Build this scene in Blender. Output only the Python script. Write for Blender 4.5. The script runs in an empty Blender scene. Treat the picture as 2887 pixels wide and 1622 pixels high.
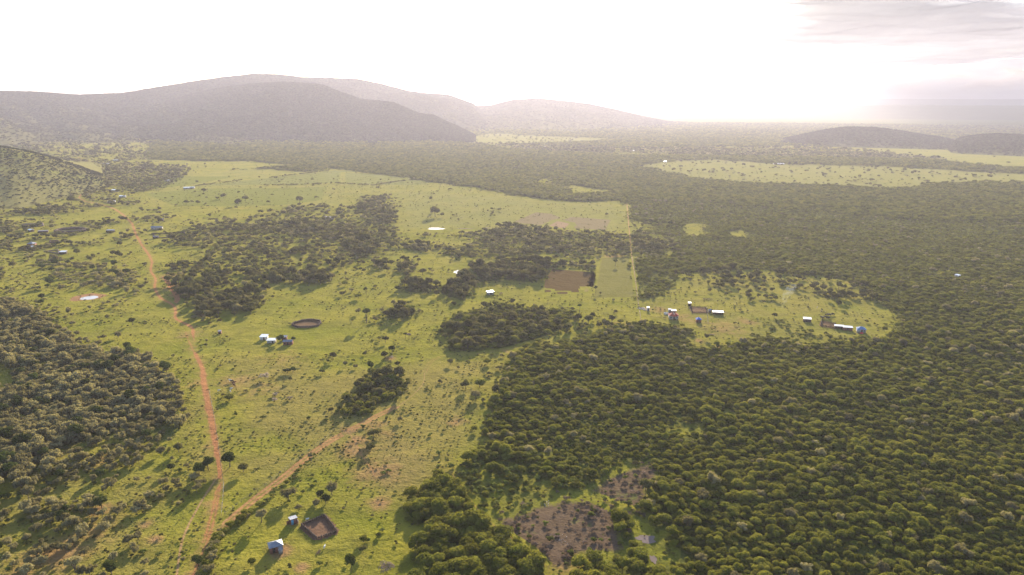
import bpy, bmesh, math, random
import numpy as np
from mathutils import Vector, Matrix

S = bpy.context.scene
COL = S.collection
R = math.radians
random.seed(7)
RNG = np.random.default_rng(7)

# ------------------------------------------------------------------ camera
CW, CH = 2887.0, 1622.0
FPX = CW * 24.0 / 36.0
PITCH = R(15.1)
CAMZ = 140.0
cam_d = bpy.data.cameras.new("Camera")
cam_d.lens = 24.0
cam_d.sensor_width = 36.0
cam_d.clip_start = 1.0
cam_d.clip_end = 90000.0
cam = bpy.data.objects.new("Camera", cam_d)
COL.objects.link(cam)
cam.location = (0, 0, CAMZ)
cam.rotation_euler = (R(90) - PITCH, 0, 0)
S.camera = cam

# ------------------------------------------------------------------ light
SUN_EL = R(15.0)
SUN_AZ = R(9.0)            # to the right of the camera axis (+Y)
SUN_DIR = Vector((math.sin(SUN_AZ) * math.cos(SUN_EL), math.cos(SUN_AZ) * math.cos(SUN_EL), math.sin(SUN_EL)))
sun_l = bpy.data.lights.new("Sun", "SUN")
sun_l.energy = 5.0
sun_l.angle = R(0.6)
sun_l.color = (1.0, 0.88, 0.70)
sun = bpy.data.objects.new("Sun", sun_l)
COL.objects.link(sun)
sun.rotation_euler = SUN_DIR.to_track_quat('Z', 'Y').to_euler()
sun.location = SUN_DIR * 2000

world = bpy.data.worlds.new("World")
S.world = world
world.use_nodes = True
wn = world.node_tree.nodes
wl = world.node_tree.links
wn.clear()


def node(nt, typ, **kw):
    n = nt.nodes.new(typ)
    for k, v in kw.items():
        setattr(n, k, v)
    return n


def math_n(nt, op, a, b=None, c=None, clamp=False):
    n = nt.nodes.new('ShaderNodeMath')
    n.operation = op
    n.use_clamp = clamp
    for i, v in enumerate((a, b, c)):
        if v is None:
            continue
        if isinstance(v, (int, float)):
            n.inputs[i].default_value = v
        else:
            nt.links.new(v, n.inputs[i])
    return n.outputs[0]


def ramp_n(nt, fac, lo, hi, smooth=True):
    n = nt.nodes.new('ShaderNodeMapRange')
    n.interpolation_type = 'SMOOTHSTEP' if smooth else 'LINEAR'
    n.inputs['From Min'].default_value = lo
    n.inputs['From Max'].default_value = hi
    nt.links.new(fac, n.inputs['Value'])
    return n.outputs['Result']


def mix_n(nt, fac, a, b, blend='MIX'):
    n = nt.nodes.new('ShaderNodeMix')
    n.data_type = 'RGBA'
    n.blend_type = blend
    n.clamp_factor = True
    if isinstance(fac, (int, float)):
        n.inputs[0].default_value = fac
    else:
        nt.links.new(fac, n.inputs[0])
    for i, v in ((6, a), (7, b)):
        if isinstance(v, tuple):
            n.inputs[i].default_value = v if len(v) == 4 else (*v, 1)
        else:
            nt.links.new(v, n.inputs[i])
    return n.outputs[2]


def noise_n(nt, vec, scale, detail=4, rough=0.55, dist=0.0):
    n = nt.nodes.new('ShaderNodeTexNoise')
    n.inputs['Scale'].default_value = scale
    n.inputs['Detail'].default_value = detail
    n.inputs['Roughness'].default_value = rough
    n.inputs['Distortion'].default_value = dist
    if vec is not None:
        nt.links.new(vec, n.inputs['Vector'])
    return n.outputs['Fac']


SKY_STRENGTH = 0.12
wt = world.node_tree
sky = node(wt, 'ShaderNodeTexSky', sky_type='NISHITA')
sky.sun_disc = False
sky.sun_elevation = SUN_EL
sky.sun_rotation = SUN_AZ
sky.altitude = 1600
sky.air_density = 1.0
sky.dust_density = 2.5
sky.ozone_density = 1.0
bg = node(wt, 'ShaderNodeBackground')
bg.inputs['Strength'].default_value = SKY_STRENGTH
wl.new(sky.outputs[0], bg.inputs['Color'])
wo = node(wt, 'ShaderNodeOutputWorld')
wl.new(bg.outputs[0], wo.inputs['Surface'])

S.view_settings.view_transform = 'Standard'
S.view_settings.look = 'None'
S.view_settings.exposure = 1.64
S.view_settings.gamma = 1.0
S.render.engine = 'CYCLES'
cy_ = S.cycles
cy_.max_bounces = 6
cy_.diffuse_bounces = 2
cy_.glossy_bounces = 2
cy_.transmission_bounces = 4
cy_.volume_bounces = 1
cy_.transparent_max_bounces = 4
cy_.use_denoising = True
cy_.denoiser = 'OPENIMAGEDENOISE'
cy_.denoising_input_passes = 'RGB_ALBEDO_NORMAL'
cy_.denoising_prefilter = 'ACCURATE'
cy_.sample_clamp_indirect = 6.0

HAZE_DENSITY = 0.000092
HAZE_ANISO = 0.39

# ------------------------------------------------------------------ helpers
CP, SP = math.cos(PITCH), math.sin(PITCH)


def ray(u, v):
    x = (u - CW / 2) / FPX
    y = -(v - CH / 2) / FPX
    return np.array((x, CP + y * SP, -SP + y * CP))


def G(u, v, z=0.0):
    """photo pixel (2887x1622) -> point on the plain"""
    d = ray(u, v)
    t = (z - CAMZ) / min(d[2], -1e-4)
    return np.array((d[0] * t, d[1] * t))


def K(n, pts):
    """points measured in one of nine enlarged crops -> photo pixels"""
    ox, oy = [(0, 150), (960, 150), (1927, 150), (0, 600), (960, 600), (1927, 600), (0, 1082), (960, 1082), (1927, 1082)][n - 1]
    return [(ox + x / 2.679, oy + y / 2.679) for x, y in pts]


def D(pts):
    return [(x * 1.1207, y * 1.1207) for x, y in pts]


def proj(x, y, z=0.0):
    dz = z - CAMZ
    dep = y * CP - dz * SP
    up = y * SP + dz * CP
    return CW / 2 + FPX * x / dep, CH / 2 - FPX * up / dep, dep


def gpoly(px):
    return np.array([G(u, v) for u, v in px])


def inside(poly, x, y):
    res = np.zeros(x.shape, bool)
    n = len(poly)
    bb = (x > poly[:, 0].min()) & (x < poly[:, 0].max()) & (y > poly[:, 1].min()) & (y < poly[:, 1].max())
    idx = np.nonzero(bb)
    xs, ys = x[idx], y[idx]
    r = np.zeros(xs.shape, bool)
    for i in range(n):
        x1, y1 = poly[i]
        x2, y2 = poly[(i + 1) % n]
        if y1 == y2:
            continue
        c = (y1 > ys) != (y2 > ys)
        r ^= c & (xs < (x2 - x1) * (ys - y1) / (y2 - y1) + x1)
    res[idx] = r
    return res


def sdist(poly, x, y, closed=True):
    d2 = np.full(x.shape, 1e18)
    n = len(poly)
    for i in range(n if closed else n - 1):
        ax, ay = poly[i]
        bx, by = poly[(i + 1) % n]
        ex, ey = bx - ax, by - ay
        L = ex * ex + ey * ey + 1e-9
        t = np.clip(((x - ax) * ex + (y - ay) * ey) / L, 0, 1)
        d2 = np.minimum(d2, (x - ax - t * ex) ** 2 + (y - ay - t * ey) ** 2)
    d = np.sqrt(d2)
    if closed:
        d = np.where(inside(poly, x, y), d, -d)
    return d


def _hash(ix, iy, seed):
    h = (ix.astype(np.int64) * 374761393 + iy.astype(np.int64) * 668265263 + seed * 1442695041) & 0x7fffffff
    h = ((h ^ (h >> 13)) * 1274126177) & 0x7fffffff
    h = h ^ (h >> 16)
    return (h & 0xffff) / 65535.0


def vnoise(x, y, scale, seed=0, octv=1):
    out = np.zeros(np.shape(x))
    amp, tot = 1.0, 0.0
    for o in range(octv):
        fx, fy = x / scale, y / scale
        ix, iy = np.floor(fx), np.floor(fy)
        tx, ty = fx - ix, fy - iy
        tx = tx * tx * (3 - 2 * tx)
        ty = ty * ty * (3 - 2 * ty)
        s = seed + o * 17
        a = _hash(ix, iy, s) * (1 - tx) + _hash(ix + 1, iy, s) * tx
        b = _hash(ix, iy + 1, s) * (1 - tx) + _hash(ix + 1, iy + 1, s) * tx
        out += amp * (a * (1 - ty) + b * ty)
        tot += amp
        amp *= 0.55
        scale *= 0.5
    return out / tot


def sstep(a, b, x):
    t = np.clip((x - a) / (b - a), 0, 1)
    return t * t * (3 - 2 * t)


def mesh_np(name, co, quads=None, tris=None, mats=(), attrs=None, smooth=False, midx=None):
    me = bpy.data.meshes.new(name)
    co = np.asarray(co, np.float32)
    me.vertices.add(len(co))
    me.vertices.foreach_set('co', co.ravel())
    loops, starts = [], []
    p = 0
    for arr, k in ((quads, 4), (tris, 3)):
        if arr is None or len(arr) == 0:
            continue
        arr = np.asarray(arr, np.int32)
        loops.append(arr.ravel())
        starts.append(np.arange(len(arr), dtype=np.int32) * k + p)
        p += arr.size
    if loops:
        loops = np.concatenate(loops)
        starts = np.concatenate(starts)
        me.loops.add(len(loops))
        me.loops.foreach_set('vertex_index', loops)
        me.polygons.add(len(starts))
        me.polygons.foreach_set('loop_start', starts)
        if smooth:
            me.polygons.foreach_set('use_smooth', np.ones(len(starts), bool))
        if midx is not None:
            me.polygons.foreach_set('material_index', np.asarray(midx, np.int32))
    for k, v in (attrs or {}).items():
        v = np.asarray(v)
        if v.ndim == 2:
            a = me.attributes.new(k, 'FLOAT_COLOR' if v.shape[1] == 4 else 'FLOAT_VECTOR', 'POINT')
            a.data.foreach_set('color' if v.shape[1] == 4 else 'vector', v.astype(np.float32).ravel())
        elif v.dtype.kind == 'i':
            a = me.attributes.new(k, 'INT', 'POINT')
            a.data.foreach_set('value', v.astype(np.int32))
        else:
            a = me.attributes.new(k, 'FLOAT', 'POINT')
            a.data.foreach_set('value', v.astype(np.float32))
    for m in mats:
        me.materials.append(m)
    me.update(calc_edges=True)
    me.validate()
    return me


def link(name, me, parent=None, loc=None):
    o = bpy.data.objects.new(name, me)
    COL.objects.link(o)
    if parent:
        o.parent = parent
    if loc is not None:
        o.location = loc
    return o


def tag(o, label=None, cat=None, group=None, kind=None):
    if label:
        o['label'] = label
    if cat:
        o['category'] = cat
    if group:
        o['group'] = group
    if kind:
        o['kind'] = kind
    return o


def empty(name, x, y, rz=0.0, z=0.0):
    o = bpy.data.objects.new(name, None)
    o.empty_display_size = 0.5
    COL.objects.link(o)
    o.location = (x, y, z)
    o.rotation_euler = (0, 0, rz)
    return o


# ------------------------------------------------------------------ materials
def new_mat(name):
    m = bpy.data.materials.new(name)
    m.use_nodes = True
    nt = m.node_tree
    nt.nodes.clear()
    out = node(nt, 'ShaderNodeOutputMaterial')
    return m, nt, out


def pos(nt):
    return node(nt, 'ShaderNodeNewGeometry').outputs['Position']


def attr(nt, name):
    return node(nt, 'ShaderNodeAttribute', attribute_name=name)


# grass colour as a node group shared by the ground and every sheet lying on it
gg = bpy.data.node_groups.new("grass_colour", 'ShaderNodeTree')
gg.interface.new_socket("Color", in_out='OUTPUT', socket_type='NodeSocketColor')
gg.interface.new_socket("Height", in_out='OUTPUT', socket_type='NodeSocketFloat')
go = node(gg, 'NodeGroupOutput')
gp = pos(gg)
n1 = noise_n(gg, gp, 0.02, 7, 0.68)
n2 = noise_n(gg, gp, 0.09, 5, 0.65)
n3 = noise_n(gg, gp, 0.7, 4, 0.7)
n4 = noise_n(gg, gp, 0.035, 6, 0.62, 0.5)
col = mix_n(gg, ramp_n(gg, n1, 0.38, 0.62), (0.150, 0.152, 0.013), (0.218, 0.190, 0.022))
col = mix_n(gg, math_n(gg, 'MULTIPLY', ramp_n(gg, n2, 0.45, 0.7), 0.75), col, (0.090, 0.092, 0.012))
am = attr(gg, 'gm')
asep = node(gg, 'ShaderNodeSeparateColor')
gg.links.new(am.outputs['Color'], asep.inputs[0])
dryf = math_n(gg, 'MULTIPLY', asep.outputs[0], ramp_n(gg, math_n(gg, 'ADD', n4, math_n(gg, 'MULTIPLY', asep.outputs[0], 0.25)), 0.38, 0.72), clamp=True)
col = mix_n(gg, dryf, col, (0.195, 0.145, 0.045))
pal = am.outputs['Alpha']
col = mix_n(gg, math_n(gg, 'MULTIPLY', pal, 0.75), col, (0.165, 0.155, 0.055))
soilf = math_n(gg, 'MULTIPLY', asep.outputs[1], ramp_n(gg, math_n(gg, 'ADD', noise_n(gg, gp, 0.16, 6, 0.7), math_n(gg, 'MULTIPLY', asep.outputs[1], 0.35)), 0.5, 0.75), clamp=True)
col = mix_n(gg, soilf, col, (0.26, 0.135, 0.070))
undf = ramp_n(gg, math_n(gg, 'ADD', asep.outputs[2], math_n(gg, 'MULTIPLY', math_n(gg, 'SUBTRACT', n2, 0.5), 0.6)), 0.25, 0.7)
col = mix_n(gg, undf, col, (0.078, 0.084, 0.018))
# tufts: small darker and lighter specks
col = mix_n(gg, math_n(gg, 'MULTIPLY', ramp_n(gg, n3, 0.53, 0.68), 0.6), col, (0.066, 0.070, 0.011))
n5 = noise_n(gg, gp, 2.2, 2, 0.6)
col = mix_n(gg, math_n(gg, 'MULTIPLY', ramp_n(gg, n5, 0.62, 0.72), 0.5), col, (0.32, 0.27, 0.12))
gg.links.new(col, go.inputs[0])
hh = math_n(gg, 'ADD', math_n(gg, 'MULTIPLY', n3, 0.7), math_n(gg, 'MULTIPLY', n2, 1.6))
hh = math_n(gg, 'ADD', hh, math_n(gg, 'MULTIPLY', n1, 6.0))
gg.links.new(hh, go.inputs[1])


def grass_nodes(nt):
    g = node(nt, 'ShaderNodeGroup')
    g.node_tree = gg
    return g.outputs[0], g.outputs[1]


def ground_shader(nt, out, colour, height, bump=0.5, rough=0.95):
    b = node(nt, 'ShaderNodeBump')
    b.inputs['Strength'].default_value = bump
    b.inputs['Distance'].default_value = 1.0
    nt.links.new(height, b.inputs['Height'])
    p = node(nt, 'ShaderNodeBsdfPrincipled')
    p.inputs['Roughness'].default_value = rough
    p.inputs['Specular IOR Level'].default_value = 0.0
    p.inputs['Sheen Weight'].default_value = 0.08
    p.inputs['Sheen Roughness'].default_value = 0.6
    p.inputs['Sheen Tint'].default_value = (0.9, 0.8, 0.25, 1)
    nt.links.new(colour, p.inputs['Base Color'])
    nt.links.new(b.outputs[0], p.inputs['Normal'])
    nt.links.new(p.outputs[0], out.inputs['Surface'])
    return p


M = {}
m, nt, out = new_mat("grass_ground")
c, h = grass_nodes(nt)
ground_shader(nt, out, c, h, 0.55)
M['ground'] = m


def soil_sheet(name, c1, c2, c3, noise_amp=2.0, lo=0.0, hi=1.6, streak=None, green=0.0, bump=0.4):
    """soil lying in the grass: attribute e is the distance (m) inside the edge"""
    m, nt, out = new_mat(name)
    gc, gh = grass_nodes(nt)
    P = pos(nt)
    na = noise_n(nt, P, 0.25, 6, 0.7)
    nb = noise_n(nt, P, 1.1, 5, 0.7)
    nc = noise_n(nt, P, 0.05, 4, 0.6)
    sc = mix_n(nt, ramp_n(nt, na, 0.35, 0.65), c1, c2)
    sc = mix_n(nt, math_n(nt, 'MULTIPLY', ramp_n(nt, nb, 0.5, 0.72), 0.7), sc, c3)
    if streak:
        w = node(nt, 'ShaderNodeTexWave')
        w.inputs['Scale'].default_value = streak[1]
        w.inputs['Distortion'].default_value = 1.5
        w.inputs['Detail'].default_value = 3
        mp = node(nt, 'ShaderNodeMapping')
        mp.inputs['Rotation'].default_value = (0, 0, streak[0])
        nt.links.new(P, mp.inputs[0])
        nt.links.new(mp.outputs[0], w.inputs['Vector'])
        sc = mix_n(nt, math_n(nt, 'MULTIPLY', w.outputs['Fac'], 0.6), sc, c3)
    if green > 0:
        sc = mix_n(nt, math_n(nt, 'MULTIPLY', ramp_n(nt, math_n(nt, 'ADD', nc, math_n(nt, 'MULTIPLY', na, 0.4)), 0.92 - green, 1.02 - green), 0.8), sc, (0.085, 0.098, 0.025))
    e = attr(nt, 'e').outputs['Fac']
    mask = math_n(nt, 'ADD', e, math_n(nt, 'MULTIPLY', math_n(nt, 'SUBTRACT', math_n(nt, 'ADD', na, nb), 1.0), noise_amp))
    mask = ramp_n(nt, mask, lo, hi)
    colr = mix_n(nt, mask, gc, sc)
    ground_shader(nt, out, colr, gh, bump)
    return m


M['road'] = soil_sheet('red_dirt', (0.36, 0.145, 0.066), (0.28, 0.11, 0.05), (0.42, 0.20, 0.105), 2.0, -0.1, 1.2)
M['track'] = soil_sheet('track_dirt', (0.34, 0.165, 0.075), (0.28, 0.135, 0.06), (0.40, 0.24, 0.12), 1.1, -0.1, 0.7)
M['path'] = soil_sheet('path_dirt', (0.32, 0.19, 0.09), (0.28, 0.165, 0.075), (0.38, 0.25, 0.13), 0.6, -0.1, 0.4)
M['plough'] = soil_sheet('ploughed_soil', (0.054, 0.023, 0.015), (0.068, 0.030, 0.020), (0.040, 0.019, 0.013), 0.8, -0.5, 0.5, streak=(0.15, 0.35))
M['plough_far'] = soil_sheet('old_ploughed_soil', (0.19, 0.135, 0.085), (0.165, 0.12, 0.075), (0.13, 0.095, 0.06), 5.0, 0.0, 3.0, streak=(1.2, 0.1))
M['plough_pink'] = soil_sheet('pinkish_soil', (0.27, 0.165, 0.12), (0.23, 0.145, 0.10), (0.19, 0.12, 0.08), 4.0, 0.0, 3.0, streak=(1.2, 0.1))
M['crop'] = soil_sheet('crop_field', (0.125, 0.113, 0.028), (0.148, 0.126, 0.036), (0.095, 0.092, 0.022), 3.0, 0.0, 3.0, streak=(1.2, 0.22))
M['crop_green'] = soil_sheet('green_crop', (0.105, 0.12, 0.018), (0.14, 0.14, 0.022), (0.085, 0.098, 0.015), 9.0, -1.0, 7.0, streak=(0.9, 0.014))
M['crop_lines'] = soil_sheet('pale_crop', (0.125, 0.13, 0.03), (0.15, 0.145, 0.04), (0.085, 0.10, 0.022), 5.0, 0.0, 4.0, streak=(0.5, 0.012))
M['burnt'] = soil_sheet('cleared_soil', (0.085, 0.052, 0.039), (0.118, 0.075, 0.056), (0.042, 0.031, 0.024), 6.0, 0.0, 3.0, green=0.16)
M['bank'] = soil_sheet('pond_bank', (0.26, 0.12, 0.07), (0.21, 0.095, 0.06), (0.33, 0.19, 0.10), 2.0, 0.0, 2.0)
M['dung'] = soil_sheet('corral_dung', (0.125, 0.066, 0.047), (0.155, 0.085, 0.06), (0.095, 0.055, 0.042), 0.0, -5.0, -4.0)


def simple(name, c1, c2, scale=1.5, rough=0.8, metal=0.0, stripes=None, spec=0.3):
    m, nt, out = new_mat(name)
    tc = node(nt, 'ShaderNodeTexCoord').outputs['Object']
    n = noise_n(nt, tc, scale, 5, 0.65)
    cc = mix_n(nt, ramp_n(nt, n, 0.35, 0.68), c1, c2)
    p = node(nt, 'ShaderNodeBsdfPrincipled')
    if stripes:
        w = node(nt, 'ShaderNodeTexWave')
        w.inputs['Scale'].default_value = stripes
        w.inputs['Distortion'].default_value = 0.0
        nt.links.new(tc, w.inputs['Vector'])
        b = node(nt, 'ShaderNodeBump')
        b.inputs['Strength'].default_value = 0.4
        b.inputs['Distance'].default_value = 0.05
        nt.links.new(w.outputs['Fac'], b.inputs['Height'])
        nt.links.new(b.outputs[0], p.inputs['Normal'])
    p.inputs['Roughness'].default_value = rough
    p.inputs['Metallic'].default_value = metal
    p.inputs['Specular IOR Level'].default_value = spec
    nt.links.new(cc, p.inputs['Base Color'])
    nt.links.new(p.outputs[0], out.inputs['Surface'])
    return m


M['iron'] = simple('grey_corrugated_iron', (0.24, 0.255, 0.30), (0.18, 0.19, 0.22), 1.2, 0.5, 0.35, 2.5)
M['iron_white'] = simple('pale_corrugated_iron', (0.78, 0.77, 0.76), (0.66, 0.65, 0.65), 1.0, 0.38, 0.6, 2.5)
M['iron_rusty'] = simple('rusty_iron', (0.27, 0.27, 0.30), (0.22, 0.13, 0.085), 0.8, 0.6, 0.25, 2.5)
M['red_roof'] = simple('red_sheet_roof', (0.36, 0.055, 0.035), (0.29, 0.065, 0.045), 0.8, 0.8, 0.0, 2.5, 0.1)
M['blue_roof'] = simple('blue_sheet_roof', (0.05, 0.11, 0.42), (0.07, 0.14, 0.45), 0.8, 0.7, 0.0, 2.5, 0.15)
M['blue_roof_pale'] = simple('faded_blue_sheet_roof', (0.09, 0.18, 0.36), (0.13, 0.23, 0.40), 0.8, 0.7, 0.0, 2.5, 0.15)
M['mud'] = simple('red_mud_wall', (0.25, 0.11, 0.075), (0.19, 0.085, 0.06), 1.5, 0.95)
M['tin'] = simple('dull_tin_wall', (0.38, 0.36, 0.34), (0.26, 0.22, 0.19), 1.5, 0.6, 0.3, 3.0)
M['plaster'] = simple('grey_plaster', (0.40, 0.37, 0.34), (0.33, 0.30, 0.28), 1.5, 0.9)
M['darkwood'] = simple('dark_wood', (0.085, 0.055, 0.04), (0.055, 0.04, 0.03), 2.0, 0.9)
M['wood'] = simple('weathered_wood', (0.20, 0.145, 0.10), (0.14, 0.10, 0.075), 2.0, 0.9)
M['bluedoor'] = simple('blue_painted_door', (0.09, 0.27, 0.42), (0.12, 0.32, 0.46), 2.0, 0.6)
M['dark'] = simple('dark_opening', (0.02, 0.018, 0.016), (0.03, 0.026, 0.022), 2.0, 0.7)
M['thorn'] = simple('dry_thorn_brush', (0.145, 0.09, 0.065), (0.10, 0.068, 0.05), 2.0, 0.95)
M['thorn_grey'] = simple('grey_thorn_brush', (0.22, 0.165, 0.12), (0.16, 0.115, 0.085), 2.0, 0.95)
M['bark'] = simple('bark', (0.13, 0.095, 0.07), (0.085, 0.065, 0.05), 4.0, 0.95)
M['concrete'] = simple('pale_concrete', (0.55, 0.52, 0.47), (0.45, 0.42, 0.38), 1.5, 0.85)
M['redtarp'] = simple('red_tarpaulin', (0.62, 0.03, 0.03), (0.5, 0.03, 0.03), 1.0, 0.6)
M['hide_brown'] = simple('brown_hide', (0.16, 0.065, 0.035), (0.11, 0.045, 0.025), 3.0, 0.85)
M['hide_black'] = simple('black_hide', (0.025, 0.022, 0.02), (0.04, 0.034, 0.03), 3.0, 0.8)
M['hide_white'] = simple('white_hide', (0.72, 0.69, 0.64), (0.6, 0.57, 0.52), 3.0, 0.85)
M['stone'] = simple('pale_rubble', (0.6, 0.5, 0.42), (0.45, 0.36, 0.3), 2.0, 0.9)

m, nt, out = new_mat('pond_water')
p = node(nt, 'ShaderNodeBsdfPrincipled')
p.inputs['Base Color'].default_value = (0.42, 0.36, 0.31, 1)
p.inputs['Roughness'].default_value = 0.12
p.inputs['IOR'].default_value = 1.33
b = node(nt, 'ShaderNodeBump')
b.inputs['Strength'].default_value = 0.25
b.inputs['Distance'].default_value = 0.1
nt.links.new(noise_n(nt, pos(nt), 1.5, 3, 0.6), b.inputs['Height'])
nt.links.new(b.outputs[0], p.inputs['Normal'])
nt.links.new(p.outputs[0], out.inputs['Surface'])
M['water'] = m
M['mud_water'] = simple('muddy_water', (0.21, 0.165, 0.145), (0.17, 0.13, 0.115), 0.3, 0.9, 0.0, None, 0.0)


def foliage(name, ca, cb, cc, trans=0.35, tcol=None):
    m, nt, out = new_mat(name)
    oi = node(nt, 'ShaderNodeObjectInfo')
    tc = node(nt, 'ShaderNodeTexCoord').outputs['Object']
    n = noise_n(nt, tc, 2.6, 4, 0.7)
    rnd = oi.outputs['Random']
    big = noise_n(nt, oi.outputs['Location'], 0.018, 4, 0.6)
    f = math_n(nt, 'ADD', math_n(nt, 'MULTIPLY', rnd, 0.6), math_n(nt, 'MULTIPLY', ramp_n(nt, big, 0.35, 0.65), 0.4))
    base = mix_n(nt, f, ca, cb)
    base = mix_n(nt, math_n(nt, 'MULTIPLY', ramp_n(nt, n, 0.48, 0.75), 0.7), base, cc)
    lum = math_n(nt, 'ADD', 0.66, math_n(nt, 'MULTIPLY', math_n(nt, 'FRACT', math_n(nt, 'MULTIPLY', rnd, 7.31)), 0.78))
    hsv = node(nt, 'ShaderNodeHueSaturation')
    nt.links.new(base, hsv.inputs['Color'])
    nt.links.new(lum, hsv.inputs['Value'])
    base = hsv.outputs[0]
    d = node(nt, 'ShaderNodeBsdfPrincipled')
    d.inputs['Roughness'].default_value = 0.85
    d.inputs['Specular IOR Level'].default_value = 0.04
    nt.links.new(base, d.inputs['Base Color'])
    t = node(nt, 'ShaderNodeBsdfTranslucent')
    tcx = mix_n(nt, 1.0, base, tcol or (1.5, 1.45, 0.8), 'MULTIPLY')
    nt.links.new(tcx, t.inputs['Color'])
    mx = node(nt, 'ShaderNodeMixShader')
    mx.inputs[0].default_value = trans
    nt.links.new(d.outputs[0], mx.inputs[1])
    nt.links.new(t.outputs[0], mx.inputs[2])
    nt.links.new(mx.outputs[0], out.inputs['Surface'])
    return m


M['leaf_forest'] = foliage('forest_foliage', (0.102, 0.112, 0.018), (0.165, 0.155, 0.028), (0.255, 0.225, 0.05))
M['leaf_fshrub'] = foliage('undergrowth_foliage', (0.115, 0.128, 0.023), (0.158, 0.155, 0.034), (0.21, 0.195, 0.05), 0.4)
M['leaf_olive'] = foliage('olive_foliage', (0.185, 0.160, 0.085), (0.24, 0.205, 0.112), (0.30, 0.26, 0.15))
M['leaf_savanna'] = foliage('savanna_foliage', (0.07, 0.075, 0.024), (0.13, 0.112, 0.05), (0.16, 0.14, 0.066))
M['leaf_shrub'] = foliage('shrub_foliage', (0.095, 0.12, 0.03), (0.145, 0.145, 0.045), (0.17, 0.17, 0.06))
M['leaf_dark'] = foliage('dark_foliage', (0.048, 0.062, 0.016), (0.065, 0.078, 0.02), (0.08, 0.092, 0.026), 0.2)
M['leaf_hill'] = foliage('hill_foliage', (0.060, 0.058, 0.026), (0.072, 0.068, 0.032), (0.080, 0.075, 0.036), 0.03)
M['leaf_dry'] = foliage('dry_brush', (0.14, 0.10, 0.075), (0.20, 0.145, 0.105), (0.24, 0.18, 0.13), 0.2, (1.2, 1.1, 1.0))
M['leaf_pale'] = foliage('pale_grey_foliage', (0.26, 0.21, 0.165), (0.30, 0.25, 0.19), (0.36, 0.30, 0.23), 0.3, (1.2, 1.1, 0.95))

# ------------------------------------------------------------------ vegetation map (polygons measured on the photo, laid on the plain)
FOREST_MAIN = D([(380, 352), (1150, 352), (1250, 372), (1400, 383), (1620, 392), (2150, 395), (3000, 400), (3300, 1600), (1500, 1600),
                 (1640, 1440), (1690, 1340), (1640, 1330), (1630, 1290), (1660, 1220), (1650, 1165), (1560, 1150), (1480, 1225), (1430, 1210),
                 (1380, 1160), (1250, 1165), (1160, 1172), (1245, 1110), (1205, 1075), (1240, 1040), (1258, 990), (1265, 930), (1300, 890),
                 (1345, 872), (1420, 862), (1480, 845), (1560, 822), (1618, 815), (1611, 760), (1604, 700), (1596, 650), (1589, 580), (1583, 512),
                 (1560, 505), (1430, 508), (1370, 502), (1290, 490), (1200, 472), (1080, 457), (990, 442), (810, 420), (640, 407), (380, 402)])
VILLAGE = [(1790, 845), (1880, 835), (1895, 790), (1935, 770), (2000, 762), (2100, 760), (2200, 768), (2300, 780), (2380, 797), (2436, 811),
           (2440, 824), (2486, 837), (2477, 854), (2514, 882), (2552, 905), (2526, 908), (2515, 919), (2530, 950), (2477, 958), (2440, 955),
           (2384, 962), (2346, 968), (2320, 971), (2298, 962), (2290, 979), (2253, 977), (2197, 955), (2160, 949), (2120, 960), (2080, 975),
           (2010, 985), (1960, 985), (1930, 970), (1920, 957), (1961, 946), (1959, 936), (1922, 934), (1892, 919), (1836, 914), (1805, 912)]
SAV_BELT = [(470, 690), (520, 650), (600, 625), (700, 615), (800, 590), (900, 575), (960, 590), (1000, 580), (1010, 560), (1050, 555), (1100, 553),
            (1115, 590), (1118, 625), (1135, 660), (1130, 690), (1090, 710), (1060, 720), (1020, 735), (1025, 765), (1000, 770), (960, 750), (920, 790),
            (880, 780), (770, 780), (745, 820), (745, 860), (720, 885), (650, 895), (590, 915), (545, 912), (560, 880), (530, 855), (510, 840), (490, 810),
            (485, 760), (500, 735), (540, 740), (600, 720), (560, 700)]
FIELDS = D([(360, 500), (480, 440), (640, 424), (820, 434), (990, 446), (1080, 461), (1200, 476), (1290, 494), (1400, 507), (1560, 510), (1579, 560),
            (1579, 580), (1300, 572), (1010, 577), (1000, 500), (990, 490), (900, 500), (870, 520), (700, 520), (560, 515), (400, 515)])
L1 = D([(1600, 420), (1680, 405), (1800, 402), (1950, 412), (2200, 418), (2350, 425), (2500, 435), (2750, 440), (2750, 456), (2576, 458), (2400, 463),
        (2240, 477), (2100, 469), (1900, 463), (1750, 450)])
L2 = D([(2140, 370), (2260, 368), (2350, 368), (2420, 352), (2700, 372), (2900, 380), (2900, 432), (2500, 420), (2400, 410), (2250, 393)])
L3 = D([(1120, 357), (1180, 345), (1230, 335), (1330, 341), (1450, 346), (1580, 351), (1500, 356), (1380, 361), (1200, 364)])
BURNT_A = K(8, [(2380, 560), (2420, 640), (2400, 720), (2330, 800), (2320, 960), (2200, 970), (2000, 880), (1880, 810), (2000, 710), (2200, 630)])
BURNT_C = K(8, [(1900, 850), (2010, 880), (2210, 960), (2230, 985), (2125, 1080), (2095, 960), (1960, 890)])
BURNT_B = K(8, [(1480, 920), (1700, 880), (1950, 880), (2100, 950), (2120, 1080), (2160, 1280), (1800, 1300), (1720, 1400), (1560, 1400), (1500, 1290),
                (1200, 1120), (1160, 1000), (1300, 1000)])
PLOUGH = K(5, [(1600, 425), (1890, 450), (1890, 500), (1862, 600), (1640, 602), (1538, 565), (1545, 510)])
CROPS = [(1692, 727), (1781, 723), (1797, 839), (1669, 842)]

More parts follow.
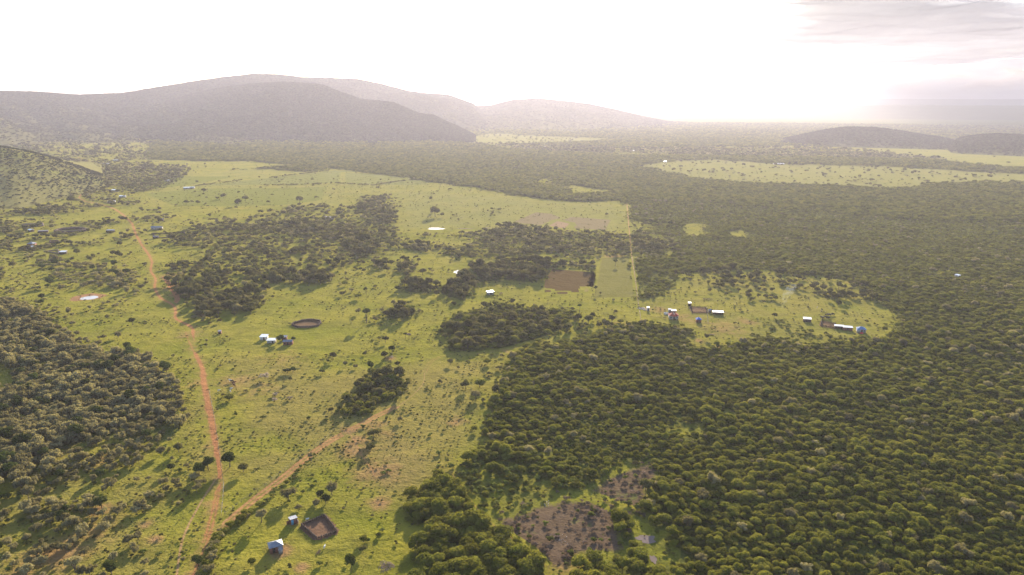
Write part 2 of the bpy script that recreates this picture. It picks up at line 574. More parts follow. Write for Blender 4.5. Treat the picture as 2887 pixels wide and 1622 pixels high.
# class: (cover, clump strength, clump scale m, {kind: weight}, size factor)
CL = {
    'open': (0.034, 0.10, 30, {2: 0.3, 1: 0.15, 3: 2.2}, 0.75),
    'bare': (0.0, 0.0, 30, {3: 1}, 1),
    'forest': (0.95, 0.42, 24, {0: 0.72, 8: 0.4, 1: 0.018, 7: 0.006}, 0.9),
    'forest_far': (0.97, 0.3, 60, {5: 1.0, 8: 0.5}, 1.1),
    'far_wood': (0.78, 1.4, 300, {5: 1.0}, 0.95),
    'forest_gappy': (0.72, 1.2, 40, {0: 1.0, 3: 0.25, 8: 0.3}, 0.9),
    'olive': (0.60, 0.9, 14, {1: 1.0, 0: 0.05, 6: 0.03}, 1.0),
    'olive_mid': (0.24, 0.8, 12, {1: 1.0, 3: 0.3, 6: 0.05}, 0.95),
    'olive_thin': (0.075, 0.4, 26, {1: 1.0, 3: 0.8, 6: 0.08}, 0.85),
    'sav': (0.20, 0.38, 9, {2: 1.0, 1: 0.25, 3: 0.5}, 0.98),
    'sav_dense': (0.42, 0.6, 11, {2: 1.0, 1: 0.5, 3: 0.3}, 1.12),
    'sav_thin': (0.17, 1.0, 45, {2: 1.0, 3: 0.8, 1: 0.6}, 1.0),
    'scrub': (0.46, 0.9, 14, {2: 0.8, 3: 0.9, 1: 0.3, 7: 0.15}, 0.95),
    'low_scrub': (0.95, 0.4, 25, {3: 1.0, 2: 0.3}, 1.25),
    'tall_wood': (0.8, 0.3, 20, {0: 1.0, 8: 0.35}, 1.2),
    'clump': (0.86, 0.5, 13, {0: 1.0, 2: 0.3, 8: 0.5}, 1.0),
    'clear_trees': (0.16, 0.7, 9, {2: 1.0, 3: 0.6}, 0.9),
    'regrow': (0.36, 1.1, 14, {3: 1.0, 0: 0.16, 8: 0.3}, 1.0),
    'glade': (0.06, 0.15, 14, {3: 1.0, 8: 0.3}, 0.8),
    'dead': (0.36, 1.1, 9, {7: 1.0, 3: 0.45}, 0.8),
    'dots': (0.035, 0.05, 60, {3: 0.4, 2: 0.6}, 0.9),
    'field': (0.016, 0.10, 70, {2: 0.4, 3: 1.6}, 0.9),
    'slope': (0.35, 0.7, 40, {3: 1.0, 7: 0.3, 2: 0.2}, 1.1),
}
PAINT = [
    ('sav_thin', K(1, [(-700, 640), (1200, 640), (1190, 760), (1000, 1080), (1300, 1250), (1000, 1420), (-900, 1420)])),
    ('slope', D([(-400, 340), (40, 362), (100, 375), (160, 400), (215, 430), (190, 450), (100, 462), (0, 470), (-400, 470)])),
    ('scrub', D([(-400, 330), (0, 330), (380, 340), (380, 352), (200, 350), (0, 345), (-400, 345)])),
    ('forest', FOREST_MAIN),
    ('forest_far', D([(380, 352), (1150, 352), (1250, 372), (1400, 383), (1620, 392), (2150, 395), (3000, 400), (3000, 560), (2576, 556), (2300, 556), (2000, 530),
                      (1800, 510), (1583, 503), (1430, 508), (1370, 502), (1290, 490), (1200, 472), (1080, 457), (990, 442), (810, 420), (640, 407), (380, 402)])),
    ('scrub', K(1, [(700, 860), (1400, 850), (1440, 1000), (1000, 1060), (800, 960)])),
    ('forest_far', K(1, [(1780, 880), (2300, 850), (2480, 880), (1980, 945), (1820, 930)])),
    ('field', FIELDS),
    ('dots', L1), ('field', L2), ('dots', L3),
    ('far_wood', D([(1100, 296), (1700, 300), (2900, 296), (2900, 336), (2576, 338), (2420, 348), (2350, 362), (2140, 366), (1600, 372), (1380, 366), (1180, 362)])),
    ('dots', L3),
    ('scrub', D([(1180, 362), (1380, 366), (1600, 372), (2000, 372), (2140, 376), (2250, 387), (2400, 402), (1900, 395), (1400, 383)])),
    ('open', VILLAGE),
    ('clear_trees', [(1895, 775), (1935, 768), (2100, 758), (2300, 778), (2440, 800), (2470, 850), (2350, 850), (2280, 830), (2200, 870), (2080, 850), (1990, 800), (1900, 800)]),
    ('regrow', [(2150, 905), (2200, 895), (2260, 925), (2300, 945), (2420, 945), (2400, 958), (2346, 968), (2290, 979), (2160, 950), (2100, 968)]),
    ('forest_gappy', K(5, [(2235, 340), (2500, 380), (2480, 560), (2440, 640), (2270, 620)])),
    ('open', K(6, [(0, 80), (160, 85), (180, 165), (90, 180), (0, 170)])),
    ('open', K(6, [(330, 150), (410, 125), (500, 135), (480, 190), (400, 200)])),
    ('open', K(6, [(1490, 465), (1620, 490), (1610, 512), (1500, 497)])),
    ('open', K(6, [(1850, 455), (1930, 415), (2030, 445), (1990, 475), (1850, 475)])),
    ('open', K(2, [(1660, 1010), (1760, 1000), (2030, 1035), (2010, 1065), (1750, 1065)])),
    ('open', K(2, [(1480, 960), (1600, 945), (1600, 985), (1500, 1005)])),
    ('clear_trees', K(2, [(2190, 1270), (2500, 1285), (2400, 1335), (2200, 1345)])),
    ('scrub', K(5, [(2205, 150), (2560, 170), (2500, 330), (2215, 345)])),
    # the middle
    ('clump', K(5, [(1100, 690), (1300, 700), (1500, 730), (1750, 760), (1740, 830), (1640, 860), (1630, 900), (1500, 940), (1330, 985), (1200, 1025), (1080, 1010),
                    (1000, 1050), (830, 1040), (830, 960), (760, 890), (870, 790), (1000, 750)])),
    ('scrub', K(5, [(480, 170), (800, 180), (1150, 110), (1300, 100), (1500, 120), (1650, 140), (2000, 150), (2190, 180), (2200, 330), (1960, 340), (1900, 370), (1750, 360),
                    (1650, 310), (1500, 320), (1250, 330), (1100, 360), (900, 350), (800, 310), (470, 290), (480, 250), (1100, 230), (900, 195)])),
    ('low_scrub', K(5, [(880, 460), (1000, 420), (1250, 370), (1550, 390), (1650, 400), (1580, 480), (1400, 520), (1200, 510), (900, 530)])),
    ('scrub', K(5, [(1660, 380), (1880, 375), (1905, 440), (1890, 455), (1850, 425), (1640, 405)])),
    ('low_scrub', K(5, [(490, 560), (560, 525), (680, 550), (690, 590), (600, 610), (500, 590)])),
    ('low_scrub', K(5, [(700, 570), (780, 540), (930, 535), (990, 610), (920, 665), (790, 620)])),
    ('low_scrub', K(5, [(400, 740), (500, 690), (590, 750), (500, 775), (480, 800), (350, 800)])),
    ('sav', K(5, [(420, 370), (560, 350), (540, 430), (500, 490), (420, 470)])),
    ('sav_dense', K(5, [(220, 370), (350, 350), (370, 400), (300, 430), (240, 400)])),
    ('clear_trees', K(5, [(1650, 870), (1750, 800), (1900, 810), (2080, 840), (1900, 940), (1660, 900)])),
    ('sav', SAV_BELT),
    ('sav_dense', K(4, [(1340, 540), (1500, 560), (1640, 640), (1750, 600), (1900, 560), (2000, 600), (2000, 700), (1930, 760), (1700, 740), (1480, 700), (1370, 640)])),
    ('sav_dense', K(4, [(2000, 490), (2150, 450), (2400, 440), (2500, 520), (2380, 550), (2060, 530)])),
    ('sav_dense', K(4, [(1700, 80), (1900, 70), (2050, 110), (2350, 60), (2572, 50), (2572, 230), (2400, 200), (2200, 160), (1980, 140), (1760, 140)])),
    ('sav_dense', K(5, [(0, 40), (90, 100), (230, 180), (300, 250), (230, 320), (170, 330), (60, 290), (0, 260)])),
    ('sav_dense', K(2, [(120, 1160), (240, 1100), (370, 1080), (400, 1160), (420, 1250), (370, 1300), (270, 1290), (200, 1200)])),
    # the left
    ('sav_thin', K(4, [(-600, -50), (700, -50), (1000, 100), (1100, 350), (700, 380), (-600, 400)])),
    ('olive_mid', K(4, [(240, 360), (500, 370), (780, 400), (1060, 440), (1090, 540), (1080, 640), (900, 720), (810, 700), (820, 560), (600, 560), (380, 470)])),
    ('olive_thin', K(4, [(-600, 420), (250, 440), (380, 560), (600, 580), (500, 740), (700, 900), (1250, 900), (1350, 1150), (1200, 1200), (-600, 760)])),
    ('olive', [(-500, 840), (0, 845), (60, 862), (110, 878), (150, 920), (200, 945), (260, 975), (290, 1010), (350, 1000), (420, 1020), (450, 1050), (480, 1080), (495, 1130),
               (502, 1190), (490, 1230), (440, 1238), (360, 1240), (260, 1235), (100, 1290), (0, 1330), (-500, 1400)]),
    ('olive_mid', [(-500, 1400), (0, 1330), (100, 1290), (260, 1235), (440, 1240), (500, 1290), (560, 1330), (470, 1420), (350, 1450), (280, 1500), (180, 1550), (60, 1622), (-500, 1700)]),
    ('olive_thin', [(280, 1500), (350, 1450), (470, 1420), (540, 1340), (560, 1400), (500, 1500), (490, 1622), (480, 1750), (-200, 1750), (60, 1622), (180, 1550)]),
    ('bare', K(4, [(-10, 1140), (60, 1130), (180, 1260), (60, 1330), (-200, 1300)])),
    # lower middle
    ('clump', K(8, [(60, 120), (180, 10), (250, -70), (380, -60), (480, -40), (480, 30), (440, 110), (350, 140), (240, 170), (150, 250), (40, 235), (0, 200)])),
    ('tall_wood', K(8, [(500, 960), (530, 900), (640, 810), (690, 740), (740, 715), (850, 770), (930, 850), (1060, 1030), (1200, 1130), (1300, 1180), (1390, 1250), (1460, 1350),
                     (1520, 1460), (1600, 1800), (450, 1800), (560, 1440), (610, 1330), (640, 1200), (660, 1080), (520, 1010)])),
    ('regrow', K(8, [(900, 620), (1100, 560), (1440, 600), (1700, 640), (1880, 800), (1700, 880), (1480, 920), (1400, 1000), (1160, 1000), (1000, 830), (880, 720)])),
    ('forest_gappy', K(8, [(1440, 650), (1600, 600), (2000, 560), (2080, 640), (1980, 720), (1880, 800), (1780, 780), (1500, 720)])),
    ('dead', BURNT_A), ('dead', BURNT_B), ('dead', BURNT_C),
    ('tall_wood', K(8, [(1790, 1460), (1870, 1370), (2020, 1330), (2180, 1270), (2260, 1290), (2300, 1390), (2560, 1420), (2700, 1800), (1600, 1800)])),
    ('tall_wood', K(8, [(2090, 990), (2180, 1080), (2220, 1230), (2140, 1225), (2110, 1120)])),
    ('forest_gappy', K(8, [(2190, 990), (2330, 960), (2480, 1050), (2440, 1120), (2280, 1060)])),
    ('glade', K(8, [(2215, 1120), (2390, 1100), (2420, 1190), (2480, 1260), (2440, 1340), (2330, 1380), (2300, 1290), (2240, 1230)])),
    ('regrow', K(8, [(2400, 1150), (2480, 1160), (2572, 1240), (2572, 1400), (2400, 1390), (2460, 1300)])),
    # glades in the forest
    ('glade', K(9, [(300, 195), (440, 205), (440, 290), (310, 280)])),
    ('glade', K(9, [(560, 115), (750, 118), (740, 152), (570, 170), (470, 195), (480, 170)])),
    ('glade', K(9, [(0, 295), (200, 325), (190, 385), (0, 400)])),
    ('glade', K(8, [(1440, 515), (1700, 500), (1720, 545), (1560, 585), (1460, 555)])),
    ('glade', K(8, [(2420, 330), (2560, 300), (2600, 380), (2430, 385)])),
    ('glade', K(9, [(2280, 500), (2340, 470), (2400, 420), (2440, 430), (2430, 560), (2460, 620), (2330, 545)])),
    ('glade', K(6, [(2430, 1140), (2560, 1190), (2600, 1240), (2440, 1172)])),
    ('bare', PLOUGH), ('bare', CROPS),
    ('field', K(5, [(1470, 0), (2060, 20), (2010, 145), (1700, 120), (1290, 75)])),
    ('bare', [(590, 915), (1010, 915), (1010, 990), (700, 1000)]),
    ('bare', [(700, 1440), (970, 1440), (960, 1580), (700, 1600)]),
]
NAMES = list(CL)
PG = [(NAMES.index(n), gpoly(px)) for n, px in PAINT]


def classify(x, y, jit=0.0):
    c = np.zeros(x.shape, np.int32)
    r = np.hypot(x, y)
    w = 0.010 * r
    xx = x + (vnoise(x, y, 22, 91, 2) - 0.5) * 2 * w * 0.7
    yy = y + (vnoise(x, y, 22, 57, 2) - 0.5) * 2 * w * 1.2
    if jit:
        xx = xx + RNG.normal(0, jit, x.shape)
        yy = yy + RNG.normal(0, jit, x.shape)
    for ci, poly in PG:
        c[inside(poly, xx, yy)] = ci
    return c


# roads, as photo pixels with widths in metres
ROAD = [(500, 1720), (537, 1622), (545, 1605), (564, 1560), (586, 1511), (601, 1455), (612, 1399), (619, 1343), (615, 1313), (606, 1261), (598, 1205), (588, 1157), (578, 1108), (573, 1078),
        (570, 1044), (560, 1018), (549, 999), (541, 977), (538, 951), (545, 932), (534, 917), (515, 910), (493, 899), (496, 876), (489, 860), (470, 850), (455, 843), (444, 831), (435, 809), (440, 787),
        (424, 764), (429, 738), (420, 719), (401, 693), (384, 663), (373, 631), (351, 609), (325, 590), (290, 578), (240, 568), (222, 558), (235, 538), (239, 523), (224, 504), (243, 489),
        (257, 463), (254, 454), (215, 443)]
ROAD_W = [3.4, 3.2, 3.2, 3.0, 3.0, 3.0, 3.0, 3.0, 3.4, 3.8, 4.4, 4.6, 4.6, 4.6, 4.2, 3.8, 3.6, 4.2, 4.4, 3.6, 2.2, 1.7] + [1.6] * 10 + [1.9] * 6 + [3.2] * 10
TRACK = [(610, 1500), (649, 1466), (683, 1437), (728, 1399), (765, 1373), (806, 1340), (847, 1306), (888, 1272), (926, 1246), (960, 1228), (982, 1216), (1016, 1198), (1050, 1179), (1091, 1160),
         (1132, 1140), (1162, 1119), (1180, 1097), (1191, 1067), (1203, 1037), (1218, 1014), (1259, 999), (1333, 999), (1408, 988), (1483, 973), (1542, 947)]
FOOTPATH = [(608, 1351), (590, 1380), (571, 1407), (545, 1455), (523, 1496), (509, 1537), (504, 1582), (498, 1622), (490, 1720)]
PATH_S = [(1270, 1330), (1290, 1358), (1315, 1392), (1348, 1440), (1378, 1470), (1408, 1496), (1470, 1535), (1520, 1570), (1540, 1600)]
FENCELINE = [(v[0] * 1.1207, v[1] * 1.1207) for v in [(1577, 512), (1583, 580), (1590, 650), (1598, 700), (1605, 760), (1610, 790), (1613, 812)]]
ERODED = K(4, [(1240, 480), (1290, 560), (1330, 620), (1345, 660), (1310, 690)])

road_g, track_g = gpoly(ROAD), gpoly(TRACK)
SOIL_SPOTS = [  # photo px, radius m, strength
    (1000, 1270, 9, 0.8), (1060, 1330, 12, 0.75), (1010, 1240, 5, 0.9), (1070, 1420, 5, 0.9), (1290, 1190, 6, 0.7), (660, 1075, 14, 0.6), (720, 1100, 14, 0.5), (800, 1010, 16, 0.45), (1060, 1200, 8, 0.6),
    (1100, 1010, 4, 1.0), (120, 1230, 5, 0.8), (200, 1240, 7, 0.9), (160, 1270, 8, 0.7), (300, 1290, 9, 0.7), (280, 1440, 5, 0.9), (170, 1560, 11, 0.8), (100, 1590, 10, 0.7), (400, 1220, 8, 0.7), (440, 1520, 3, 0.9), (410, 1480, 3, 0.8),
    (270, 1500, 10, 0.6), (30, 940, 6, 0.7), (475, 780, 10, 0.8), (490, 810, 8, 1.0), (500, 830, 6, 1.0), (570, 890, 5, 0.9), (1860, 873, 7, 0.7), (1925, 895, 9, 0.6), (1950, 905, 5, 0.6), (2040, 925, 16, 0.55), (2110, 908, 7, 0.7), (2035, 985, 5, 1.0), (1985, 1010, 4, 1.0), (1990, 1030, 3, 1.0), (1970, 961, 3, 0.9),
    (2413, 798, 9, 0.7), (1730, 725, 12, 0.8), (2720, 1045, 8, 1.0), (2830, 1290, 10, 0.7), (2845, 1030, 10, 0.9), (1740, 918, 5, 0.9), (1780, 916, 5, 0.9), (1827, 872, 4, 0.8), (530, 945, 9, 0.6), (560, 1080, 8, 0.6), (590, 1260, 4, 0.6),
    (985, 1215, 5, 0.8), (995, 1255, 5, 0.8), (850, 1600, 3, 0.9), (790, 1555, 4.5, 1.0), (830, 1475, 3, 0.8), (600, 1440, 3, 0.7), (590, 1420, 3, 0.7), (1430, 990, 4, 0.6), (1600, 1590, 7, 0.7), (1090, 1220, 6, .5)]


def ground_masks(x, y):
    """R dry, G soil, B undergrowth, A pale field"""
    r = np.hypot(x, y)
    out = np.zeros(x.shape + (4,))
    near = r < 6000
    dry = 0.24 + 0.0 * x

    def soft(px, s):
        return sstep(-s, s, sdist(gpoly(px), x, y))
    dry = np.maximum(dry, 0.75 * soft(D([(700, 940), (950, 920), (1270, 890), (1250, 1000), (1210, 1100), (1150, 1200), (1020, 1290), (960, 1230), (900, 1150), (700, 1230), (560, 1200), (580, 960)]), 25))
    dry = np.maximum(dry, 0.95 * soft(D([(880, 1080), (1000, 1060), (1120, 1120), (1130, 1190), (1040, 1260), (960, 1250), (900, 1170)]), 14))
    dry = np.maximum(dry, 0.7 * soft(D([(560, 900), (760, 890), (850, 960), (700, 1010), (570, 1040)]), 16))
    dry = np.maximum(dry, 0.6 * soft(D([(430, 1040), (520, 1000), (545, 1200), (480, 1220)]), 8))
    dry = np.maximum(dry, 0.55 * soft(D([(0, 1240), (300, 1150), (500, 1200), (430, 1500), (-200, 1500)]), 15))
    dry = np.maximum(dry, 0.45 * soft(VILLAGE, 15))
    out[..., 0] = dry
    soil = 0.0 * x
    for (u, v, rad, st) in SOIL_SPOTS:
        g = G(u, v)
        el = 1.0 if v > 1000 else 1.3
        soil = np.maximum(soil, st * np.exp(-(((x - g[0])) ** 2 + ((y - g[1]) / el) ** 2) / (rad * rad)))
    dr = sdist(road_g, x, y, closed=False)
    soil = np.maximum(soil, 0.5 * np.exp(-(dr / 4.0) ** 2))
    dt = sdist(track_g, x, y, closed=False)
    soil = np.maximum(soil, 0.5 * np.exp(-(dt / 3.0) ** 2) * sstep(330, 280, r))
    out[..., 1] = soil
    c = classify(x, y)
    cover = np.array([CL[n][0] for n in NAMES])[c]
    iso = np.isin(c, [NAMES.index(n) for n in ('forest', 'forest_far', 'olive', 'low_scrub', 'clump', 'tall_wood', 'slope')])
    und = np.where(iso, 0.85, np.clip(cover * 0.75, 0, 0.6))
    und = np.where(c == NAMES.index('dead'), 0.1, und)
    und = np.where(np.isin(c, [NAMES.index('glade'), NAMES.index('regrow')]), 0.42, und)
    # patchy woodland on the far plain
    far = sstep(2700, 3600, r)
    big = vnoise(x, y * 0.45, 700, 5, 4)
    und = und * (1 - far) + far * (0.62 + 0.5 * sstep(0.35, 0.55, big))
    for px in (L1, L2, L3):
        und = und * (1 - sstep(-10, 20, sdist(gpoly(px), x, y)))
    out[..., 2] = und
    pale = np.maximum(0.8 * soft(L1, 20), 0.45 * soft(L2, 25))
    pale = np.maximum(pale, 0.9 * soft(L3, 25))
    pale = np.maximum(pale, 0.75 * soft(D([(1000, 480), (1290, 496), (1400, 507), (1560, 512), (1580, 580), (1300, 572), (1010, 577)]), 25))
    pale = np.maximum(pale, 0.35 * soft(FIELDS, 25))
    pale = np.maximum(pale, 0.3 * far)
    out[..., 3] = pale
    return out


# ------------------------------------------------------------------ ground: one sheet to the horizon
az = np.concatenate([np.arange(-180, -50, 5.0), np.arange(-50, 50, 0.16), np.arange(50, 180, 5.0)])
rad = [30.0, 90.0, 140.0]
while rad[-1] < 1500:
    rad.append(rad[-1] * 1.0065)
while rad[-1] < 30000:
    rad.append(rad[-1] * 1.025)
rad = np.array(rad)
AZ, RD = np.meshgrid(np.radians(az), rad)
gx, gy = RD * np.sin(AZ), RD * np.cos(AZ)
NA, NR = len(az), len(rad)
co = np.stack([gx.ravel(), gy.ravel(), np.zeros(gx.size)], 1)
gmask = ground_masks(gx.ravel(), gy.ravel())
ii, jj = np.meshgrid(np.arange(NR - 1), np.arange(NA), indexing='ij')
ii, jj = ii.ravel(), jj.ravel()
j2 = (jj + 1) % NA
quads = np.stack([ii * NA + jj, ii * NA + j2, (ii + 1) * NA + j2, (ii + 1) * NA + jj], 1)[:, ::-1]
co = np.vstack([co, [[0, 0, 0]]])
gmask = np.vstack([gmask, [[0.1, 0, 0.8, 0]]])
jr = np.arange(NA)
tris = np.stack([np.full(NA, len(co) - 1), (jr + 1) % NA, jr], 1)
tag(link('ground', mesh_np('ground', co, quads, tris, [M['ground']], {'gm': gmask})), kind='structure')


def strip(name, px, widths, z, mat, twin=False, ragged=False):
    """a ribbon following the photo's line on the plain"""
    g = gpoly(px)
    seg = np.hypot(*(g[1:] - g[:-1]).T)
    s = np.concatenate([[0], np.cumsum(seg)])
    step = 1.5
    t = np.arange(0, s[-1], step)
    w0 = np.asarray(widths if hasattr(widths, '__len__') else [widths] * len(px), float)
    x, y, w = np.interp(t, s, g[:, 0]), np.interp(t, s, g[:, 1]), np.interp(t, s, w0[:len(px)])
    k = 4
    ker = np.ones(2 * k + 1) / (2 * k + 1)
    pad = lambda a: np.convolve(np.pad(a, k, mode='reflect', reflect_type='odd'), ker, 'valid')
    x, y, w = pad(x), pad(y), pad(w)
    tx, ty = np.gradient(x), np.gradient(y)
    L = np.hypot(tx, ty) + 1e-9
    nx, ny = -ty / L, tx / L
    cr = np.linspace(-1, 1, 13)
    hw = w / 2 + 2.2
    off = cr[None, :] * hw[:, None]
    X, Y = x[:, None] + nx[:, None] * off, y[:, None] + ny[:, None] * off
    e = (w / 2)[:, None] - np.abs(off)
    if twin:   # two wheel ruts with a strip of grass between them
        rut = twin
        e = np.maximum(rut - np.abs(np.abs(off) - w[:, None] * 0.32), -3) + 0.25
    if ragged:   # a soft left verge, and a grassy middle where only two ruts are worn
        rut = np.clip(1.0 - np.abs(np.abs(off) - 0.95) / 0.55, -1, 1) * 0.8
        low = sstep(60, 25, t - 20)[:, None]
        e = e * (1 - low) + np.minimum(e, rut + vnoise(X, Y, 9, 3, 2) * 0.9 + 0.2) * low
        e = e - 1.6 * vnoise(X, Y, 5, 8, 3) * (off > 0) * (w > 3.0)[:, None] + 0.6 * (w < 2.6)[:, None]
    n = len(x)
    co = np.stack([X.ravel(), Y.ravel(), np.full(X.size, z)], 1)
    i, j = np.meshgrid(np.arange(n - 1), np.arange(12), indexing='ij')
    i, j = i.ravel(), j.ravel()
    q = np.stack([i * 13 + j, i * 13 + j + 1, (i + 1) * 13 + j + 1, (i + 1) * 13 + j], 1)[:, ::-1]
    me = mesh_np(name, co, q, None, [mat], {'gm': ground_masks(X.ravel(), Y.ravel()), 'e': e.ravel()})
    return tag(link(name, me), kind='structure')


def patch(name, px, z, mat, cell=1.5, grow=3.0, poly=None):
    poly = gpoly(px) if poly is None else poly
    x0, y0 = poly.min(0) - grow
    x1, y1 = poly.max(0) + grow
    nx, ny = max(3, int((x1 - x0) / cell)), max(3, int((y1 - y0) / cell))
    X, Y = np.meshgrid(np.linspace(x0, x1, nx), np.linspace(y0, y1, ny))
    sd = sdist(poly, X.ravel(), Y.ravel())
    co = np.stack([X.ravel(), Y.ravel(), np.full(X.size, z)], 1)
    i, j = np.meshgrid(np.arange(ny - 1), np.arange(nx - 1), indexing='ij')
    i, j = i.ravel(), j.ravel()
    q = np.stack([i * nx + j, i * nx + j + 1, (i + 1) * nx + j + 1, (i + 1) * nx + j], 1)
    q = q[sd[q].max(1) > -grow]
    use = np.unique(q)
    remap = -np.ones(len(co), int)
    remap[use] = np.arange(len(use))
    me = mesh_np(name, co[use], remap[q], None, [mat], {'gm': ground_masks(co[use, 0], co[use, 1]), 'e': sd[use]})
    return tag(link(name, me), kind='structure')


strip('dirt_road', ROAD, ROAD_W, 0.020, M['road'], ragged=True)
strip('dirt_track', TRACK[:17], [3.2] * 17, 0.016, M['track'], twin=0.68)
strip('faint_track', TRACK[16:], [2.6] * 10, 0.028, M['track'], twin=0.16)
strip('footpath', FOOTPATH, 1.05, 0.024, M['path'])
strip('cattle_path', K(4, [(1400, 900), (1430, 980), (1470, 1060)]), 1.4, 0.032, M['road'])
strip('cattle_path', [(980, 1216), (1000, 1240), (1012, 1275), (1040, 1310), (1060, 1345)], 1.0, 0.032, M['track'])
strip('cattle_path', [(1197, 1052), (1196, 1080), (1175, 1105), (1120, 1150)], 0.6, 0.036, M['path'])
strip('footpath', PATH_S, 0.7, 0.020, M['track'])
strip('cut_line', FENCELINE, [1.8, 1.5, 1.2, 0.9, 0.7, 0.6, 0.6], 0.012, M['path'])
strip('eroded_gully', ERODED, 5.0, 0.012, M['road'])
patch('ploughed_field', PLOUGH, 0.008, M['plough'])
patch('ploughed_field', K(5, [(1545, 580), (1590, 585), (1590, 600), (1540, 600)]), 0.010, M['plough'])
patch('ploughed_field', K(5, [(1625, 600), (1715, 598), (1715, 615), (1640, 615)]), 0.012, M['plough'])
patch('ploughed_field', K(5, [(1845, 565), (1880, 570), (1875, 600), (1832, 598)]), 0.014, M['plough_pink'])
patch('ploughed_field', [(1509, 598), (1557, 603), (1609, 624), (1542, 637), (1441, 628)], 0.008, M['plough_far'], 3.0, 6)
patch('ploughed_field', [(1609, 611), (1725, 620), (1710, 650), (1595, 643), (1580, 622)], 0.012, M['plough_far'], 3.0, 6)
patch('ploughed_field', [(1542, 637), (1572, 622), (1609, 631), (1595, 646)], 0.016, M['plough_pink'], 3.0, 6)
patch('crop_field', CROPS, 0.008, M['crop'], 2.0, 4)
patch('crop_field', K(1, [(1080, 1062), (1500, 1022), (2100, 1018), (2480, 1010), (2440, 1110), (2150, 1150), (1700, 1160), (1290, 1152)]), 0.008, M['crop_green'], 4.0, 6)
patch('crop_field', K(1, [(1500, 1000), (1950, 952), (2500, 890), (2700, 890), (2650, 975), (1900, 998)]), 0.010, M['crop_lines'], 5.0, 6)
patch('crop_field', K(1, [(1050, 948), (1400, 930), (1800, 932), (1480, 990), (1080, 1040)]), 0.012, M['crop_green'], 5.0, 6)
patch('crop_field', K(2, [(30, 900), (330, 920), (760, 960), (600, 1000), (30, 990)]), 0.014, M['crop_lines'], 5.0, 6)
patch('cleared_ground', BURNT_A, 0.008, M['burnt'], 1.2)
patch('cleared_ground', BURNT_B, 0.012, M['burnt'], 1.2)
patch('cleared_ground', BURNT_C, 0.016, M['burnt'], 1.0, 2.0)


def blob(u, v, wpx, hpx, seed, n=28, jag=0.18):
    c = G(u, v)
    a = G(u - wpx / 2, v)
    b = G(u, v - hpx / 2)
    d = G(u, v + hpx / 2)
    rx, ry = abs(c[0] - a[0]), abs(b[1] - d[1]) / 2
    rg = np.random.default_rng(seed)
    th = np.linspace(0, 2 * math.pi, n, endpoint=False)
    ph = rg.uniform(0, 6.28, 4)
    k = 1 + jag * (np.sin(2 * th + ph[0]) * 0.4 + np.sin(3 * th + ph[1]) * 0.5 + np.sin(5 * th + ph[2]) * 0.4 + np.sin(9 * th + ph[3]) * 0.2)
    return np.stack([c[0] + rx * k * np.cos(th), c[1] + ry * k * np.sin(th)], 1)


def water(name, poly, z, mat='water'):
    n = len(poly)
    c = poly.mean(0)
    co = [(x, y, z) for x, y in poly] + [(c[0], c[1], z)]
    tri = [(i, (i + 1) % n, n) for i in range(n)]
    return tag(link(name, mesh_np(name, co, None, tri, [M[mat]])), kind='structure')


patch('pond_bank', None, 0.012, M['bank'], 1.0, 3, poly=blob(247, 838, 92, 24, 3, jag=0.12))
water('pond', blob(252, 840, 46, 11, 4, jag=0.08), 0.030)
water('pond', blob(1296, 767, 34, 11, 5, jag=0.15), 0.030)
water('pond', blob(1229, 645, 46, 6, 6, jag=0.2), 0.030)
water('wet_ground', blob(1310, 645, 46, 1.6, 16, jag=0.4), 0.030, 'mud_water')
water('wet_ground', blob(1375, 643, 24, 1.6, 17, jag=0.4), 0.030, 'mud_water')
water('muddy_pool', blob(1822, 1520, 56, 22, 7, jag=0.3), 0.030, 'mud_water')
water('muddy_pool', blob(1842, 1577, 18, 24, 8, jag=0.3), 0.030, 'mud_water')

# ------------------------------------------------------------------ hills
def ang(u, v):
    d = ray(u, v)
    return math.atan2(d[0], d[1]), d[2] / math.hypot(d[0], d[1])


